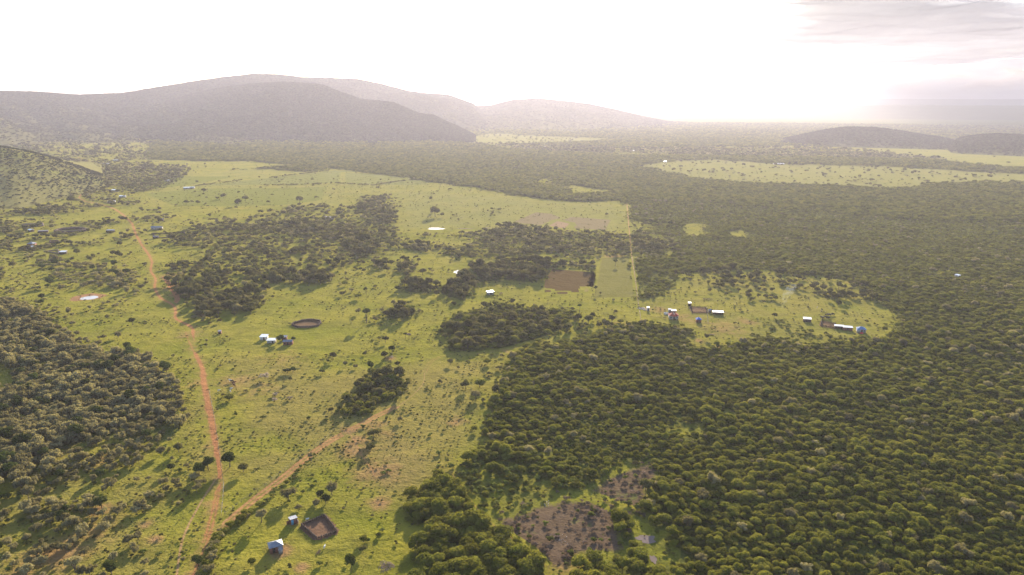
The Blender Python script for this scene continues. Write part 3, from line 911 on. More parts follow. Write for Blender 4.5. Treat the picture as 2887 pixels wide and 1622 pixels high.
class Hill:
    def __init__(self, crest, rc, base, back, seed, spur=0.25, power=1.25):
        a = [ang(u, v) for u, v in crest]
        self.th = np.array([q[0] for q in a])
        rcs = np.interp(self.th, [ang(u, 300)[0] for u, _ in rc], [r for _, r in rc])
        self.zc = np.maximum(CAMZ + np.array([q[1] for q in a]) * rcs, 0)
        self.rc = rc
        self.base = base
        self.back, self.seed, self.spur, self.power = back, seed, spur, power
        self.t0, self.t1 = self.th.min(), self.th.max()

    def params(self, th):
        rc = np.interp(th, [ang(u, 300)[0] for u, _ in self.rc], [r for _, r in self.rc])
        rb = np.interp(th, [ang(u, 300)[0] for u, _ in self.base], [r for _, r in self.base])
        return rc, rb

    def z(self, th, r):
        rc, rb = self.params(th)
        zc = np.interp(th, self.th, self.zc)
        x, y = r * np.sin(th), r * np.cos(th)
        wob = (vnoise(x, y, 420, self.seed, 3) - 0.5)
        t = np.clip((r - rb) / (rc - rb), 0, 1)
        tb = np.clip((rc + self.back - r) / self.back, 0, 1)
        bulk = np.where(r <= rc, t ** self.power * (1.0 + 0.35 * (1 - t)), tb * tb * (3 - 2 * tb))
        bulk = np.minimum(bulk, 1.0) if self.power >= 1 else bulk
        gul = np.abs(vnoise(th * 3500 + r * 0.22, r * 0.35, 260, self.seed + 5, 3) - 0.5) * 2
        m = np.where(r <= rc, 4 * t * (1 - t), 0)
        zz = zc * (bulk - self.spur * m * (0.55 - gul) * 0.9) + wob * 0.10 * zc * m
        return np.clip(zz, -6, zc * 1.0 + 0.5) - 1.5

    def build(self, name, mat, na=260, nr=90):
        ths = np.linspace(self.t0, self.t1, na)
        s = np.linspace(0, 1, nr)
        TH = np.repeat(ths[:, None], nr, 1)
        rc, rb = self.params(ths)
        Rr = rb[:, None] + s[None, :] * (rc + self.back - rb)[:, None]
        Z = self.z(TH, Rr)
        X, Y = Rr * np.sin(TH), Rr * np.cos(TH)
        co = np.stack([X.ravel(), Y.ravel(), Z.ravel()], 1)
        i, j = np.meshgrid(np.arange(na - 1), np.arange(nr - 1), indexing='ij')
        i, j = i.ravel(), j.ravel()
        q = np.stack([i * nr + j, i * nr + j + 1, (i + 1) * nr + j + 1, (i + 1) * nr + j], 1)
        return tag(link(name, mesh_np(name, co, q, None, [mat], smooth=True)), kind='structure')


m, nt, out = new_mat('bushy_hillside')
P = pos(nt)
a1 = noise_n(nt, P, 0.10, 5, 0.7)
a2 = noise_n(nt, P, 0.006, 5, 0.6, 0.8)
hc = mix_n(nt, ramp_n(nt, a1, 0.4, 0.62), (0.062, 0.060, 0.030), (0.085, 0.078, 0.036))
hc = mix_n(nt, math_n(nt, 'MULTIPLY', ramp_n(nt, a2, 0.55, 0.68), 0.5), hc, (0.125, 0.11, 0.052))
ground_shader(nt, out, hc, math_n(nt, 'MULTIPLY', a1, 5.0), 0.6)
M['hill'] = m

m, nt, out = new_mat('grassy_hillside')
P = pos(nt)
a1 = noise_n(nt, P, 0.22, 5, 0.7)
a2 = noise_n(nt, P, 0.012, 5, 0.6, 0.8)
hc = mix_n(nt, ramp_n(nt, a1, 0.4, 0.62), (0.105, 0.098, 0.035), (0.165, 0.145, 0.055))
hc = mix_n(nt, math_n(nt, 'MULTIPLY', ramp_n(nt, a2, 0.5, 0.68), 0.6), hc, (0.15, 0.16, 0.035))
ground_shader(nt, out, hc, math_n(nt, 'MULTIPLY', a1, 2.0), 0.4)
M['slope'] = m
back_ridge = Hill(
    [(-900, 300)] + D([(-300, 228), (0, 230), (90, 232), (200, 240), (310, 235), (400, 220), (480, 207), (560, 195), (640, 187), (700, 188), (760, 195), (830, 197), (900, 200), (960, 212), (1020, 228),
                       (1060, 235), (1130, 240), (1190, 262), (1230, 300), (1280, 345)]),
    [(-900, 4600), (0, 4700), (700, 4700), (1450, 5000)],
    [(-900, 2900), (0, 2900), (400, 2900), (800, 2850), (1150, 3000), (1450, 3600)], 2600, 3, 0.6, 1.1)
east_hill = Hill(
    D([(1050, 345), (1130, 300), (1200, 268), (1232, 267), (1290, 252), (1350, 248), (1420, 255), (1480, 262), (1540, 275), (1600, 290), (1680, 308), (1750, 320), (1830, 335)]),
    [(1000, 5600), (2100, 5200)], [(1000, 3500), (1400, 3500), (1700, 3700), (2100, 4100)], 2200, 9, 0.4, 1.2)
front_hill = Hill(
    [(330, 312), (420, 296), (500, 276), (580, 256), (650, 244), (720, 236), (800, 232), (870, 236), (910, 240), (960, 260), (997, 273), (1016, 281), (1053, 284), (1109, 290), (1184, 322), (1221, 325), (1258, 344), (1290, 358), (1340, 385)],
    [(330, 4500), (520, 4300), (720, 3900), (1000, 3400), (1340, 2950)], [(330, 2600), (700, 2450), (1000, 2400), (1340, 2500)], 1000, 21, 0.65, 1.15)
left_slope = Hill(
    D([(-500, 330), (-200, 352), (0, 368), (60, 379), (120, 394), (180, 416), (260, 446)]),
    [(-600, 1750), (270, 1450)], [(-600, 1150), (0, 1130), (270, 1330)], 700, 41, 0.12, 1.25)
mound = Hill(
    D([(1960, 362), (2020, 340), (2080, 327), (2130, 321), (2200, 322), (2260, 330), (2330, 342), (2380, 350), (2420, 362)]),
    [(2100, 2950), (2800, 2950)], [(2100, 2560), (2800, 2520)], 600, 51, 0.1, 0.95)
mound_b = Hill(
    D([(2390, 365), (2415, 348), (2460, 341), (2510, 338), (2576, 342), (2680, 345), (2760, 365)]),
    [(2600, 2800), (3200, 2800)], [(2600, 2380), (3200, 2300)], 600, 61, 0.1, 0.95)
plateau = Hill(
    D([(1700, 266), (1900, 260), (1990, 254), (2100, 250), (2250, 249), (2576, 250), (2900, 247), (3300, 252), (3600, 270)]),
    [(1900, 19000), (3900, 19000)], [(1900, 16000), (3900, 16000)], 5000, 71, 0.05, 0.7)
mesa = Hill(
    D([(1800, 285), (1950, 272), (2100, 266), (2250, 264), (2576, 266), (2900, 264), (3300, 270), (3600, 285)]),
    [(1900, 9500), (3900, 9500)], [(1900, 7400), (3900, 7400)], 3000, 81, 0.1, 0.8)
for h, nm in ((back_ridge, 'hill_ridge'), (east_hill, 'hill'), (front_hill, 'hill'), (left_slope, 'hillside'), (mound, 'hill_mound'), (mound_b, 'hill_mound'),
              (plateau, 'far_plateau'), (mesa, 'far_plateau')):
    h.build(nm, M['slope' if nm == 'hillside' else 'hill'])

# ------------------------------------------------------------------ trees
def ico(sub):
    bm = bmesh.new()
    bmesh.ops.create_icosphere(bm, subdivisions=sub, radius=1.0)
    v = np.array([p.co[:] for p in bm.verts])
    f = np.array([[q.index for q in fc.verts] for fc in bm.faces])
    bm.free()
    return v, f


ICO1, ICO2 = ico(1), ico(2)


def crown_geo(seed, nl, nleaf, leaf, flat=0.75, z0=0.35, lobe=(0.42, 0.6), spread=0.55, gap=0.0, core=0.84):
    """a crown about 1 m across: lobes covered with leaf clumps round solid cores"""
    rg = np.random.default_rng(seed)
    cs, rs = [], []
    for i in range(nl):
        a = i * 2.4 + rg.uniform(-0.5, 0.5)
        d = spread * math.sqrt((i + 0.3) / nl) * 0.5
        cs.append((d * math.cos(a), d * math.sin(a), z0 + flat * 0.5 * (rg.uniform(0.35, 0.95) - 0.5 * (d / max(spread, 1e-3)) ** 1)))
        rs.append(rg.uniform(*lobe) * 0.5)
    cs, rs = np.array(cs), np.array(rs)
    V, Q, T = [], [], []
    nv = 0
    iv, it = ICO1
    for c, r in zip(cs, rs):
        if core > 0:
            jit = 1 + rg.uniform(-0.16, 0.12, (len(iv), 1))
            V.append(iv * jit * r * core * np.array([1, 1, flat + 0.15]) + c)
            T.append(it + nv)
            nv += len(iv)
    w = rs ** 2 / (rs ** 2).sum()
    li = rg.choice(nl, nleaf * 2, p=w)
    dr = rg.normal(size=(nleaf * 2, 3))
    dr /= np.linalg.norm(dr, axis=1)[:, None]
    dr[:, 2] = np.where(dr[:, 2] < -0.45, -dr[:, 2], dr[:, 2])
    pp = cs[li] + dr * rs[li][:, None] * rg.uniform(0.84, 1.12, (nleaf * 2, 1)) * np.array([1, 1, flat + 0.15])
    keep = np.ones(len(pp), bool)
    for k, (c, r) in enumerate(zip(cs, rs)):
        dd = np.linalg.norm((pp - c) / np.array([1, 1, flat + 0.15]), axis=1)
        keep &= (dd > r * 0.8)
    if gap > 0:
        keep &= (vnoise(pp[:, 0] * 9 + 40, pp[:, 1] * 9 + pp[:, 2] * 7 + 40, 1.0, seed, 2) > gap)
    idx = np.nonzero(keep)[0][:nleaf]
    pp, dr = pp[idx], dr[idx]
    n = dr * 0.75 + rg.normal(size=pp.shape) * 0.55
    n /= np.linalg.norm(n, axis=1)[:, None]
    ref = rg.normal(size=pp.shape)
    t = np.cross(n, ref)
    t /= np.linalg.norm(t, axis=1)[:, None]
    b = np.cross(n, t)
    s = leaf * rg.uniform(0.6, 1.35, (len(pp), 1))
    e = rg.uniform(0.6, 1.0, (len(pp), 1))
    quad = np.stack([pp - t * s, pp + b * s * e, pp + t * s * rg.uniform(0.7, 1.1, (len(pp), 1)), pp - b * s * e + n * s * 0.4], 1)
    V.append(quad.reshape(-1, 3))
    Q.append(np.arange(len(pp) * 4).reshape(-1, 4) + nv)
    V = np.vstack(V)
    V[:, 2] = np.maximum(V[:, 2], 0.0)
    return V, (np.vstack(Q) if Q else None), (np.vstack(T) if T else None)


def tube(p0, p1, r0, r1, n=6):
    p0, p1 = np.array(p0, float), np.array(p1, float)
    d = p1 - p0
    d /= np.linalg.norm(d)
    a = np.cross(d, (0.3, 0.9, 0.1))
    a /= np.linalg.norm(a)
    b = np.cross(d, a)
    th = np.linspace(0, 2 * math.pi, n, endpoint=False)
    ring = np.cos(th)[:, None] * a + np.sin(th)[:, None] * b
    v = np.vstack([p0 + ring * r0, p1 + ring * r1])
    q = np.array([(i, (i + 1) % n, n + (i + 1) % n, n + i) for i in range(n)])
    return v, q


def trunk_geo(seed, top=0.45, r=0.035, limbs=4, lean=0.05):
    rg = np.random.default_rng(seed)
    V, Q, nv = [], [], 0
    fork = top * 0.5
    c = np.array((rg.uniform(-lean, lean), rg.uniform(-lean, lean), fork))
    parts = [((0, 0, -0.03), c, r, r * 0.72)]
    for i in range(limbs):
        a = i * 6.28 / limbs + rg.uniform(-0.4, 0.4)
        parts.append((c, c + np.array((0.2 * math.cos(a), 0.2 * math.sin(a), top * rg.uniform(0.45, 0.75))), r * 0.6, r * 0.22))
    for p in parts:
        v, q = tube(*p)
        V.append(v)
        Q.append(q + nv)
        nv += len(v)
    return np.vstack(V), np.vstack(Q)


PROTO = {}


def make_proto(kind, leafmat, variants, crown_kw, trunk_kw, lo_kw):
    PROTO[kind] = {'crown': [], 'trunk': [], 'full': [], 'lo': []}
    for i in range(variants):
        sd = 100 * (list(PROTO).index(kind) + 1) + i
        v, q, t = crown_geo(sd, **crown_kw)
        PROTO[kind]['crown'].append(mesh_np('crown', v, q, t, [leafmat]))
        tv, tq = trunk_geo(sd, **trunk_kw)
        PROTO[kind]['trunk'].append(mesh_np('trunk', tv, tq, None, [M['bark']]))
        nq = len(q)
        qq = np.vstack([q, tq + len(v)])
        mi = np.concatenate([np.zeros(nq, int), np.ones(len(tq), int), np.zeros(len(t), int) if t is not None else []])
        PROTO[kind]['full'].append(mesh_np(kind + '_full', np.vstack([v, tv]), qq, t, [leafmat, M['bark']], midx=mi))
        lk = dict(crown_kw)
        lk.update(lo_kw)
        v, q, t = crown_geo(sd + 50, **lk)
        PROTO[kind]['lo'].append(mesh_np(kind + '_lo', v, q, t, [leafmat]))


make_proto('forest_tree', M['leaf_forest'], 6, dict(nl=9, nleaf=620, leaf=0.045, flat=0.72, z0=0.34, lobe=(0.40, 0.62), spread=0.72),
           dict(top=0.5), dict(nl=7, nleaf=170, leaf=0.075))
make_proto('olive_bush', M['leaf_olive'], 6, dict(nl=10, nleaf=560, leaf=0.043, flat=0.82, z0=0.31, lobe=(0.30, 0.5), spread=0.85, gap=0.32, core=0.78),
           dict(top=0.5, r=0.03, limbs=5), dict(nl=7, nleaf=150, leaf=0.07))
make_proto('savanna_tree', M['leaf_savanna'], 6, dict(nl=8, nleaf=520, leaf=0.047, flat=0.68, z0=0.44, lobe=(0.36, 0.58), spread=0.75, gap=0.2),
           dict(top=0.7, r=0.035, limbs=4), dict(nl=6, nleaf=150, leaf=0.075))
make_proto('shrub', M['leaf_shrub'], 5, dict(nl=6, nleaf=150, leaf=0.085, flat=0.55, z0=0.2, lobe=(0.35, 0.6), spread=0.75, gap=0.15, core=0.75),
           dict(top=0.3, r=0.02, limbs=3), dict(nl=4, nleaf=50, leaf=0.12))
make_proto('forest_shrub', M['leaf_fshrub'], 5, dict(nl=8, nleaf=360, leaf=0.055, flat=0.42, z0=0.2, lobe=(0.3, 0.52), spread=0.9, gap=0.15),
           dict(top=0.3, r=0.02, limbs=3), dict(nl=6, nleaf=120, leaf=0.09))
make_proto('dark_tree', M['leaf_dark'], 4, dict(nl=9, nleaf=560, leaf=0.045, flat=0.75, z0=0.5, lobe=(0.36, 0.58), spread=0.72, gap=0.15),
           dict(top=0.7, r=0.04, limbs=4), dict(nl=6, nleaf=150, leaf=0.075))
make_proto('dry_bush', M['leaf_dry'], 4, dict(nl=6, nleaf=220, leaf=0.06, flat=0.5, z0=0.2, lobe=(0.3, 0.55), spread=0.9, gap=0.3, core=0.55),
           dict(top=0.3, r=0.02, limbs=4), dict(nl=4, nleaf=60, leaf=0.1))
make_proto('pale_bush', M['leaf_pale'], 3, dict(nl=7, nleaf=380, leaf=0.045, flat=0.6, z0=0.3, lobe=(0.3, 0.5), spread=0.85, gap=0.35, core=0.5),
           dict(top=0.45, r=0.025, limbs=5), dict(nl=5, nleaf=100, leaf=0.08))
make_proto('hill_bush', M['leaf_hill'], 3, dict(nl=5, nleaf=60, leaf=0.1, flat=0.6, z0=0.25, spread=0.8), dict(top=0.4, r=0.03, limbs=3), dict(nl=5, nleaf=60, leaf=0.1))
KIND = ['forest_tree', 'olive_bush', 'savanna_tree', 'shrub', None, 'forest_tree', 'dark_tree', 'dry_bush', 'forest_shrub']
KSIZE = [(1.8, 4.2, 1.0), (2.3, 4.8, 1.0), (2.4, 6.0, 1.0), (1.1, 2.8, 1.0), (0, 0, 0), (2.6, 4.8, 1.0), (3.6, 5.6, 1.0), (0.9, 2.4, 1.0), (1.4, 3.0, 1.0)]

# candidate points in rings, spacing growing with distance
road_pts = [(road_g, 4.0), (track_g, 2.2), (gpoly(FENCELINE), 1.3), (gpoly(FOOTPATH), 1.2), (gpoly(PATH_S), 1.6)]
pts = []
for r0, r1, sp in ((125, 430, 1.9), (430, 850, 2.4), (850, 1500, 3.3), (1500, 2300, 5.0), (2300, 3300, 8.0), (3300, 5400, 14.0)):
    hw = r1 * 0.86 + 60
    gxs = np.arange(-hw, hw, sp)
    gys = np.arange(r0 * 0.6, r1, sp * 0.92)
    X, Y = np.meshgrid(gxs, gys)
    X = X + (np.arange(len(gys)) % 2)[:, None] * sp * 0.5
    X = X + RNG.uniform(-0.48, 0.48, X.shape) * sp
    Y = Y + RNG.uniform(-0.48, 0.48, Y.shape) * sp
    X, Y = X.ravel(), Y.ravel()
    rr = np.hypot(X, Y)
    k = (rr >= r0) & (rr < r1) & (np.abs(X) < Y * 0.80 + 95) & (Y > 90)
    X, Y = X[k], Y[k]
    c = classify(X, Y, 1.6 + 0.004 * r0)
    cov = np.array([CL[n][0] for n in NAMES])[c]
    clm = np.array([CL[n][1] for n in NAMES])[c]
    csc = np.array([CL[n][2] for n in NAMES])[c]
    nz = np.zeros(X.shape)
    for s in np.unique(csc):
        mm = csc == s
        nz[mm] = vnoise(X[mm], Y[mm], s, 11, 3)
    nz = np.clip((nz - 0.5) * 2.2, -1, 1)
    p = np.clip(cov + nz * clm * 0.5, 0, 1)
    p = np.where(cov >= 1, 1, p)
    ok = RNG.random(X.shape) < p
    for g, w in road_pts:
        ok &= sdist(g, X, Y, closed=False) > w
    X, Y, c = X[ok], Y[ok], c[ok]
    kd = np.zeros(X.shape, int)
    sz = np.zeros(X.shape)
    u = RNG.random(X.shape)
    for ci in np.unique(c):
        mm = c == ci
        ks = list(CL[NAMES[ci]][3].items())
        w = np.array([q[1] for q in ks], float)
        w = np.cumsum(w / w.sum())
        kd[mm] = np.array([q[0] for q in ks])[np.minimum(np.searchsorted(w, u[mm]), len(ks) - 1)]
    ksz = np.array(KSIZE)
    q = RNG.random(X.shape) ** 1.5
    sz = ksz[kd, 0] + (ksz[kd, 1] - ksz[kd, 0]) * q
    sz *= np.array([CL[n][4] for n in NAMES])[c] * max(1.0, (sp / 2.8) ** 0.6)
    # bigger and smaller stands
    sz *= 0.55 + 0.95 * vnoise(X, Y, 32, 77, 3)
    pts.append(np.stack([X, Y, kd, sz, np.hypot(X, Y)], 1))
pts = np.vstack(pts)
# keep the houses and yards free: filled in by the builders below
KEEP = [(777, 1545, 7), (826, 1465, 6), (900, 1490, 10), (745, 951, 8), (766, 960, 8), (808, 958, 9), (866, 913, 17), (620, 937, 5), (1382, 824, 9), (1898, 888, 14), (1898, 905, 11), (1969, 915, 8), (1827, 872, 6), (1969, 876, 20), (1944, 858, 6),
        (2005, 878, 7), (2023, 883, 11), (1969, 903, 8), (2275, 900, 12), (2335, 916, 18), (2375, 923, 17), (2427, 930, 12), (252, 840, 24), (86, 692, 16), (152, 684, 13), (150, 708, 16), (179, 712, 8), (176, 652, 30), (312, 653, 10), (443, 643, 16), (440, 669, 10),
        (1296, 767, 14), (1229, 645, 30), (1320, 645, 30), (1822, 1520, 6), (1842, 1577, 4), (1878, 884, 5), (93, 633, 18), (90, 652, 8)]
for u, v, rd in KEEP:
    g = G(u, v)
    pts = pts[np.hypot(pts[:, 0] - g[0], pts[:, 1] - g[1]) > rd]
print('vegetation points', len(pts))

TALL = {'forest_tree': 0.95, 'olive_bush': 1.2, 'savanna_tree': 1.12, 'dark_tree': 1.15}
protocol = {}


def proto_collection(key, meshes):
    if key in protocol:
        return protocol[key]
    c = bpy.data.collections.new(key)
    for i, me in enumerate(meshes):
        o = bpy.data.objects.new('%s_%02d' % (key, i), me)
        c.objects.link(o)
    protocol[key] = c
    return c


def scatter_group(col):
    ng = bpy.data.node_groups.new('scatter', 'GeometryNodeTree')
    ng.interface.new_socket('Geometry', in_out='INPUT', socket_type='NodeSocketGeometry')
    ng.interface.new_socket('Geometry', in_out='OUTPUT', socket_type='NodeSocketGeometry')
    gi = ng.nodes.new('NodeGroupInput')
    go_ = ng.nodes.new('NodeGroupOutput')
    ci = ng.nodes.new('GeometryNodeCollectionInfo')
    ci.inputs['Collection'].default_value = col
    ci.inputs['Separate Children'].default_value = True
    ci.inputs['Reset Children'].default_value = True
    ip = ng.nodes.new('GeometryNodeInstanceOnPoints')
    ip.inputs['Pick Instance'].default_value = True

    def na(name, typ):
        n = ng.nodes.new('GeometryNodeInputNamedAttribute')
        n.data_type = typ
        n.inputs['Name'].default_value = name
        return n.outputs['Attribute']
    ng.links.new(gi.outputs[0], ip.inputs['Points'])
    ng.links.new(ci.outputs[0], ip.inputs['Instance'])
    ng.links.new(na('pick', 'INT'), ip.inputs['Instance Index'])
    er = ng.nodes.new('FunctionNodeEulerToRotation')
    ng.links.new(na('rot', 'FLOAT_VECTOR'), er.inputs[0])
    ng.links.new(er.outputs[0], ip.inputs['Rotation'])
    ng.links.new(na('scl', 'FLOAT_VECTOR'), ip.inputs['Scale'])
    ng.links.new(ip.outputs[0], go_.inputs[0])
    return ng


def scatter(name, key, meshes, xyz, size, label, cat, tall=1.0):
    n = len(xyz)
    if n == 0:
        return
    rot = np.zeros((n, 3))
    rot[:, 2] = RNG.uniform(0, 6.28, n)
    rot[:, 0] = RNG.normal(0, 0.06, n)
    rot[:, 1] = RNG.normal(0, 0.06, n)
    scl = np.stack([size * RNG.uniform(0.85, 1.2, n), size * RNG.uniform(0.85, 1.2, n), size * tall * RNG.uniform(0.65, 1.3, n)], 1)
    me = mesh_np(name, xyz, attrs={'rot': rot, 'scl': scl, 'pick': RNG.integers(0, len(meshes), n).astype(np.int32)})
    o = link(name, me)
    md = o.modifiers.new('scatter', 'NODES')
    md.node_group = scatter_group(proto_collection(key, meshes))
    return tag(o, label, cat, kind='stuff')


def plant(kind, x, y, size, variant=None, rz=None, label='', cat='tree', group=None, tall=1.0, name=None, single=False, z=0.0):
    """one individual tree: an empty with trunk and crown"""
    pr = PROTO[kind]
    i = random.randrange(len(pr['crown'])) if variant is None else variant % len(pr['crown'])
    rz = random.uniform(0, 6.28) if rz is None else rz
    if single:
        t = bpy.data.objects.new(name or kind, pr['crown'][i])
        COL.objects.link(t)
    else:
        t = bpy.data.objects.new(name or kind, None)
        t.empty_display_size = 0.3
        COL.objects.link(t)
        for nm in ('trunk', 'crown'):
            c = bpy.data.objects.new(nm, pr[nm][i])
            COL.objects.link(c)
            c.parent = t
    t.location = (x, y, z)
    t.rotation_euler = (0, 0, rz)
    t.scale = (size * random.uniform(0.9, 1.12), size * random.uniform(0.9, 1.12), size * tall * TALL.get(kind, 1.0) * random.uniform(0.8, 1.15))
    return tag(t, label, cat, group)


INFO = {
    'forest_tree': ('round leafy green tree packed among others in the dense woodland', 'tree', 'round trees of the dense woodland', 'dense green woodland covering the plain, its trees merging into one mass', 'woodland'),
    'olive_bush': ('grey green olive-coloured bush tree in the thicket left of the dirt road', 'tree', 'grey green bush trees left of the road', 'thicket of grey green bush trees too many to count', 'thicket'),
    'savanna_tree': ('small round savanna tree casting a long shadow on open grass', 'tree', 'savanna trees scattered over the grass', 'far scatter of small savanna trees over the grassland', 'woodland'),
    'shrub': ('small green shrub growing in the grass', 'shrub', 'small shrubs in the grass', 'countless small green shrubs and scrub across the plain', 'scrub'),
    'dark_tree': ('dark green tree standing out among paler bush trees', 'tree', 'dark trees among the pale bush trees', 'further dark green trees among pale bush', 'woodland'),
    'forest_shrub': ('low spreading leafy shrub between the round trees of the dense woodland', 'shrub', 'low shrubs of the dense woodland', 'leafy undergrowth filling the gaps of the woodland', 'undergrowth'),
    'dry_bush': ('heap of dry brown brush lying in the cleared ground', 'dry brush', 'dry brush in the cleared ground', 'dry brown brush scattered over cleared ground', 'dry brush'),
}
u_, v_, d_ = proj(pts[:, 0], pts[:, 1])
infr = (u_ > 5) & (u_ < CW - 5) & (v_ > 0) & (v_ < CH + 10)
appar = pts[:, 3] / d_
for kname in INFO:
    ks = [i for i, n in enumerate(KIND) if n == kname]
    mk = np.isin(pts[:, 2].astype(int), ks)
    ids = np.nonzero(mk & infr)[0]
    ids = ids[np.argsort(-appar[ids])][:295]
    lab, cat, grp, slab, scat = INFO[kname]
    nm = {'olive_bush': 'bush_tree'}.get(kname, kname)
    for i in ids:
        plant(kname, pts[i, 0], pts[i, 1], pts[i, 3], label=lab, cat=cat, group=grp, name=nm, single=(kname in ('shrub', 'dry_bush', 'forest_shrub')))
    mk[ids] = False
    nearm = mk & (pts[:, 4] < 620)
    farm = mk & (pts[:, 4] >= 620)
    sname = {'forest_tree': 'woodland', 'olive_bush': 'bush_thicket', 'savanna_tree': 'tree_scatter', 'shrub': 'scrub', 'dark_tree': 'dark_tree_scatter', 'dry_bush': 'brush_litter', 'forest_shrub': 'undergrowth'}[kname]
    for mm, suffix, lod in ((nearm, '', 'full'), (farm, 'far ', 'lo')):
        P3 = np.stack([pts[mm, 0], pts[mm, 1], np.zeros(mm.sum())], 1)
        scatter(suffix.replace(' ', '_') + sname, kname + lod, PROTO[kname][lod], P3, pts[mm, 3], ('distant ' if suffix else '') + slab, scat, TALL.get(kname, 1.0) * (0.85 if suffix else 1.0))

# little tufts and seedlings in the open grass
tp = []
for r0, r1, sp in ((125, 420, 1.7), (420, 760, 2.4), (760, 1400, 4.5)):
    X, Y = np.meshgrid(np.arange(-r1 * 0.86, r1 * 0.86, sp), np.arange(r0 * 0.6, r1, sp))
    X = (X + RNG.uniform(-0.5, 0.5, X.shape) * sp).ravel()
    Y = (Y + RNG.uniform(-0.5, 0.5, Y.shape) * sp).ravel()
    rr = np.hypot(X, Y)
    k = (rr >= r0) & (rr < r1) & (np.abs(X) < Y * 0.8 + 80) & (Y > 90)
    X, Y = X[k], Y[k]
    c = classify(X, Y)
    okc = np.isin(c, [NAMES.index(n) for n in ('open', 'glade', 'olive_thin', 'olive_mid', 'sav', 'sav_thin', 'clear_trees', 'regrow', 'dead', 'scrub', 'field')])
    p = 0.36 * sstep(0.35, 0.7, vnoise(X, Y, 18, 5, 3)) + 0.05
    k = okc & (RNG.random(X.shape) < p)
    X, Y = X[k], Y[k]
    for g, w in road_pts[:2]:
        k = sdist(g, X, Y, closed=False) > w * 0.6
        X, Y = X[k], Y[k]
    tp.append(np.stack([X, Y, (0.35 + 1.0 * RNG.random(X.shape) ** 2.2) * (sp / 1.7) ** 0.35], 1))
tp = np.vstack(tp)
scatter('grass_tufts', 'tuft_', PROTO['savanna_tree']['lo'], np.stack([tp[:, 0], tp[:, 1], 0 * tp[:, 0]], 1), tp[:, 2], 'low tufts and seedlings speckling the open grass', 'grass')

# bushes over the hills
hp, hs = [], []
for h, n, s0, s1 in ((back_ridge, 60000, 5, 10), (east_hill, 20000, 5, 10), (front_hill, 45000, 4, 8), (left_slope, 5000, 1.5, 4), (mound, 11000, 4, 8), (mound_b, 8000, 4, 8)):
    th = RNG.uniform(h.t0, h.t1, n)
    rc, rb = h.params(th)
    rr = rb + np.sqrt(RNG.uniform(0, 1, n)) * (rc + 0.12 * h.back - rb)
    z = h.z(th, rr)
    k = (z > 0) & (np.abs(th) < R(44))
    hp.append(np.stack([rr * np.sin(th), rr * np.cos(th), z - 0.4], 1)[k])
    hs.append(RNG.uniform(s0, s1, n)[k])
scatter('hillside_scrub', 'shrublo_hill', PROTO['hill_bush']['lo'], np.vstack(hp), np.concatenate(hs), 'bushes covering the hazy hills in one mass', 'scrub')

# ------------------------------------------------------------------ lone trees, each measured on the photo (foot of the trunk)
def lone(kind, u, v, size, label, tall=1.0, cat='tree', name=None, single=False, variant=None, group=None):
    g = G(u, v)
    return plant(kind, g[0], g[1], size, variant=variant, label=label, cat=cat, tall=tall, name=name, single=single, group=group)


def tall_tree(u, v, h, w, label, mat='leaf_dark', seed=900, stems=2, dx=0.0, squash=0.75):
    """a tree with a long bare trunk below its crown"""
    g = G(u, v)
    t = empty('tall_tree', g[0], g[1])
    tag(t, label, 'tree')
    cz = h - w * squash * 0.62
    V, Q, nv = [], [], 0
    for k in range(stems):
        a = k * 3.0 + 0.4
        mid = np.array((0.12 * math.cos(a) * w * 0.5 + dx * 0.4, 0.1 * math.sin(a) * w * 0.5, cz * 0.6))
        parts = [((0.12 * k, 0, -0.05), mid, 0.045 * w, 0.032 * w), (mid, mid + np.array((dx * 0.5 + 0.12 * w * math.cos(a), 0.12 * w * math.sin(a), cz * 0.45)), 0.032 * w, 0.014 * w),
                 (mid, mid + np.array((dx * 0.5 - 0.14 * w * math.cos(a), -0.1 * w * math.sin(a), cz * 0.42)), 0.026 * w, 0.012 * w)]
        for p in parts:
            vv, q = tube(*p, n=7)
            V.append(vv)
            Q.append(q + nv)
            nv += len(vv)
    link('trunk', mesh_np('trunk', np.vstack(V), np.vstack(Q), None, [M['bark']]), t)
    v, q, tr = crown_geo(seed, nl=10, nleaf=900, leaf=0.04, flat=squash, z0=0.0, lobe=(0.34, 0.56), spread=0.72, gap=0.2)
    v = v * w
    v2, q, tr = crown_geo(seed, nl=10, nleaf=900, leaf=0.04, flat=squash, z0=0.45, lobe=(0.34, 0.56), spread=0.72, gap=0.2)
    v2 = v2 * w
    v2[:, 2] += cz - 0.45 * w
    v2[:, 0] += dx
    link('crown', mesh_np('crown', v2, q, tr, [M[mat]]), t)
    return t


tall_tree(1034, 911, 9.8, 5.4, 'tall dark tree with twin bare trunks alone on bright grass right of the round corral', seed=901)
tall_tree(1033, 834, 6.6, 2.9, 'slender leaning dark tree with a long thin trunk on the grass', seed=902, stems=1, dx=-0.5, squash=1.1)
tall_tree(1122, 1045, 5.0, 3.2, 'small umbrella-shaped tree on a bare stem, above the dense leafy clump', 'leaf_savanna', 903, 1, squash=0.55)
tall_tree(1153, 960, 4.4, 2.6, 'pale umbrella-shaped tree beside a darker twin on the grass', 'leaf_pale', 904, 1, squash=0.5)
tall_tree(1143, 957, 4.0, 2.4, 'dark umbrella-shaped tree beside its paler twin on the grass', 'leaf_dark', 905, 1, squash=0.5)
tall_tree(1735, 750, 6.0, 4.0, 'lone dark tree standing in the pale crop field', seed=906, stems=1)
tall_tree(1679, 827, 6.0, 2.6, 'thin dark tree at the lower edge of the pale crop field', seed=907, stems=1, squash=1.1)
tall_tree(1634, 880, 5.5, 3.0, 'small flat-topped tree at the upper right corner of the middle woodland block', seed=908, stems=1, squash=0.6)
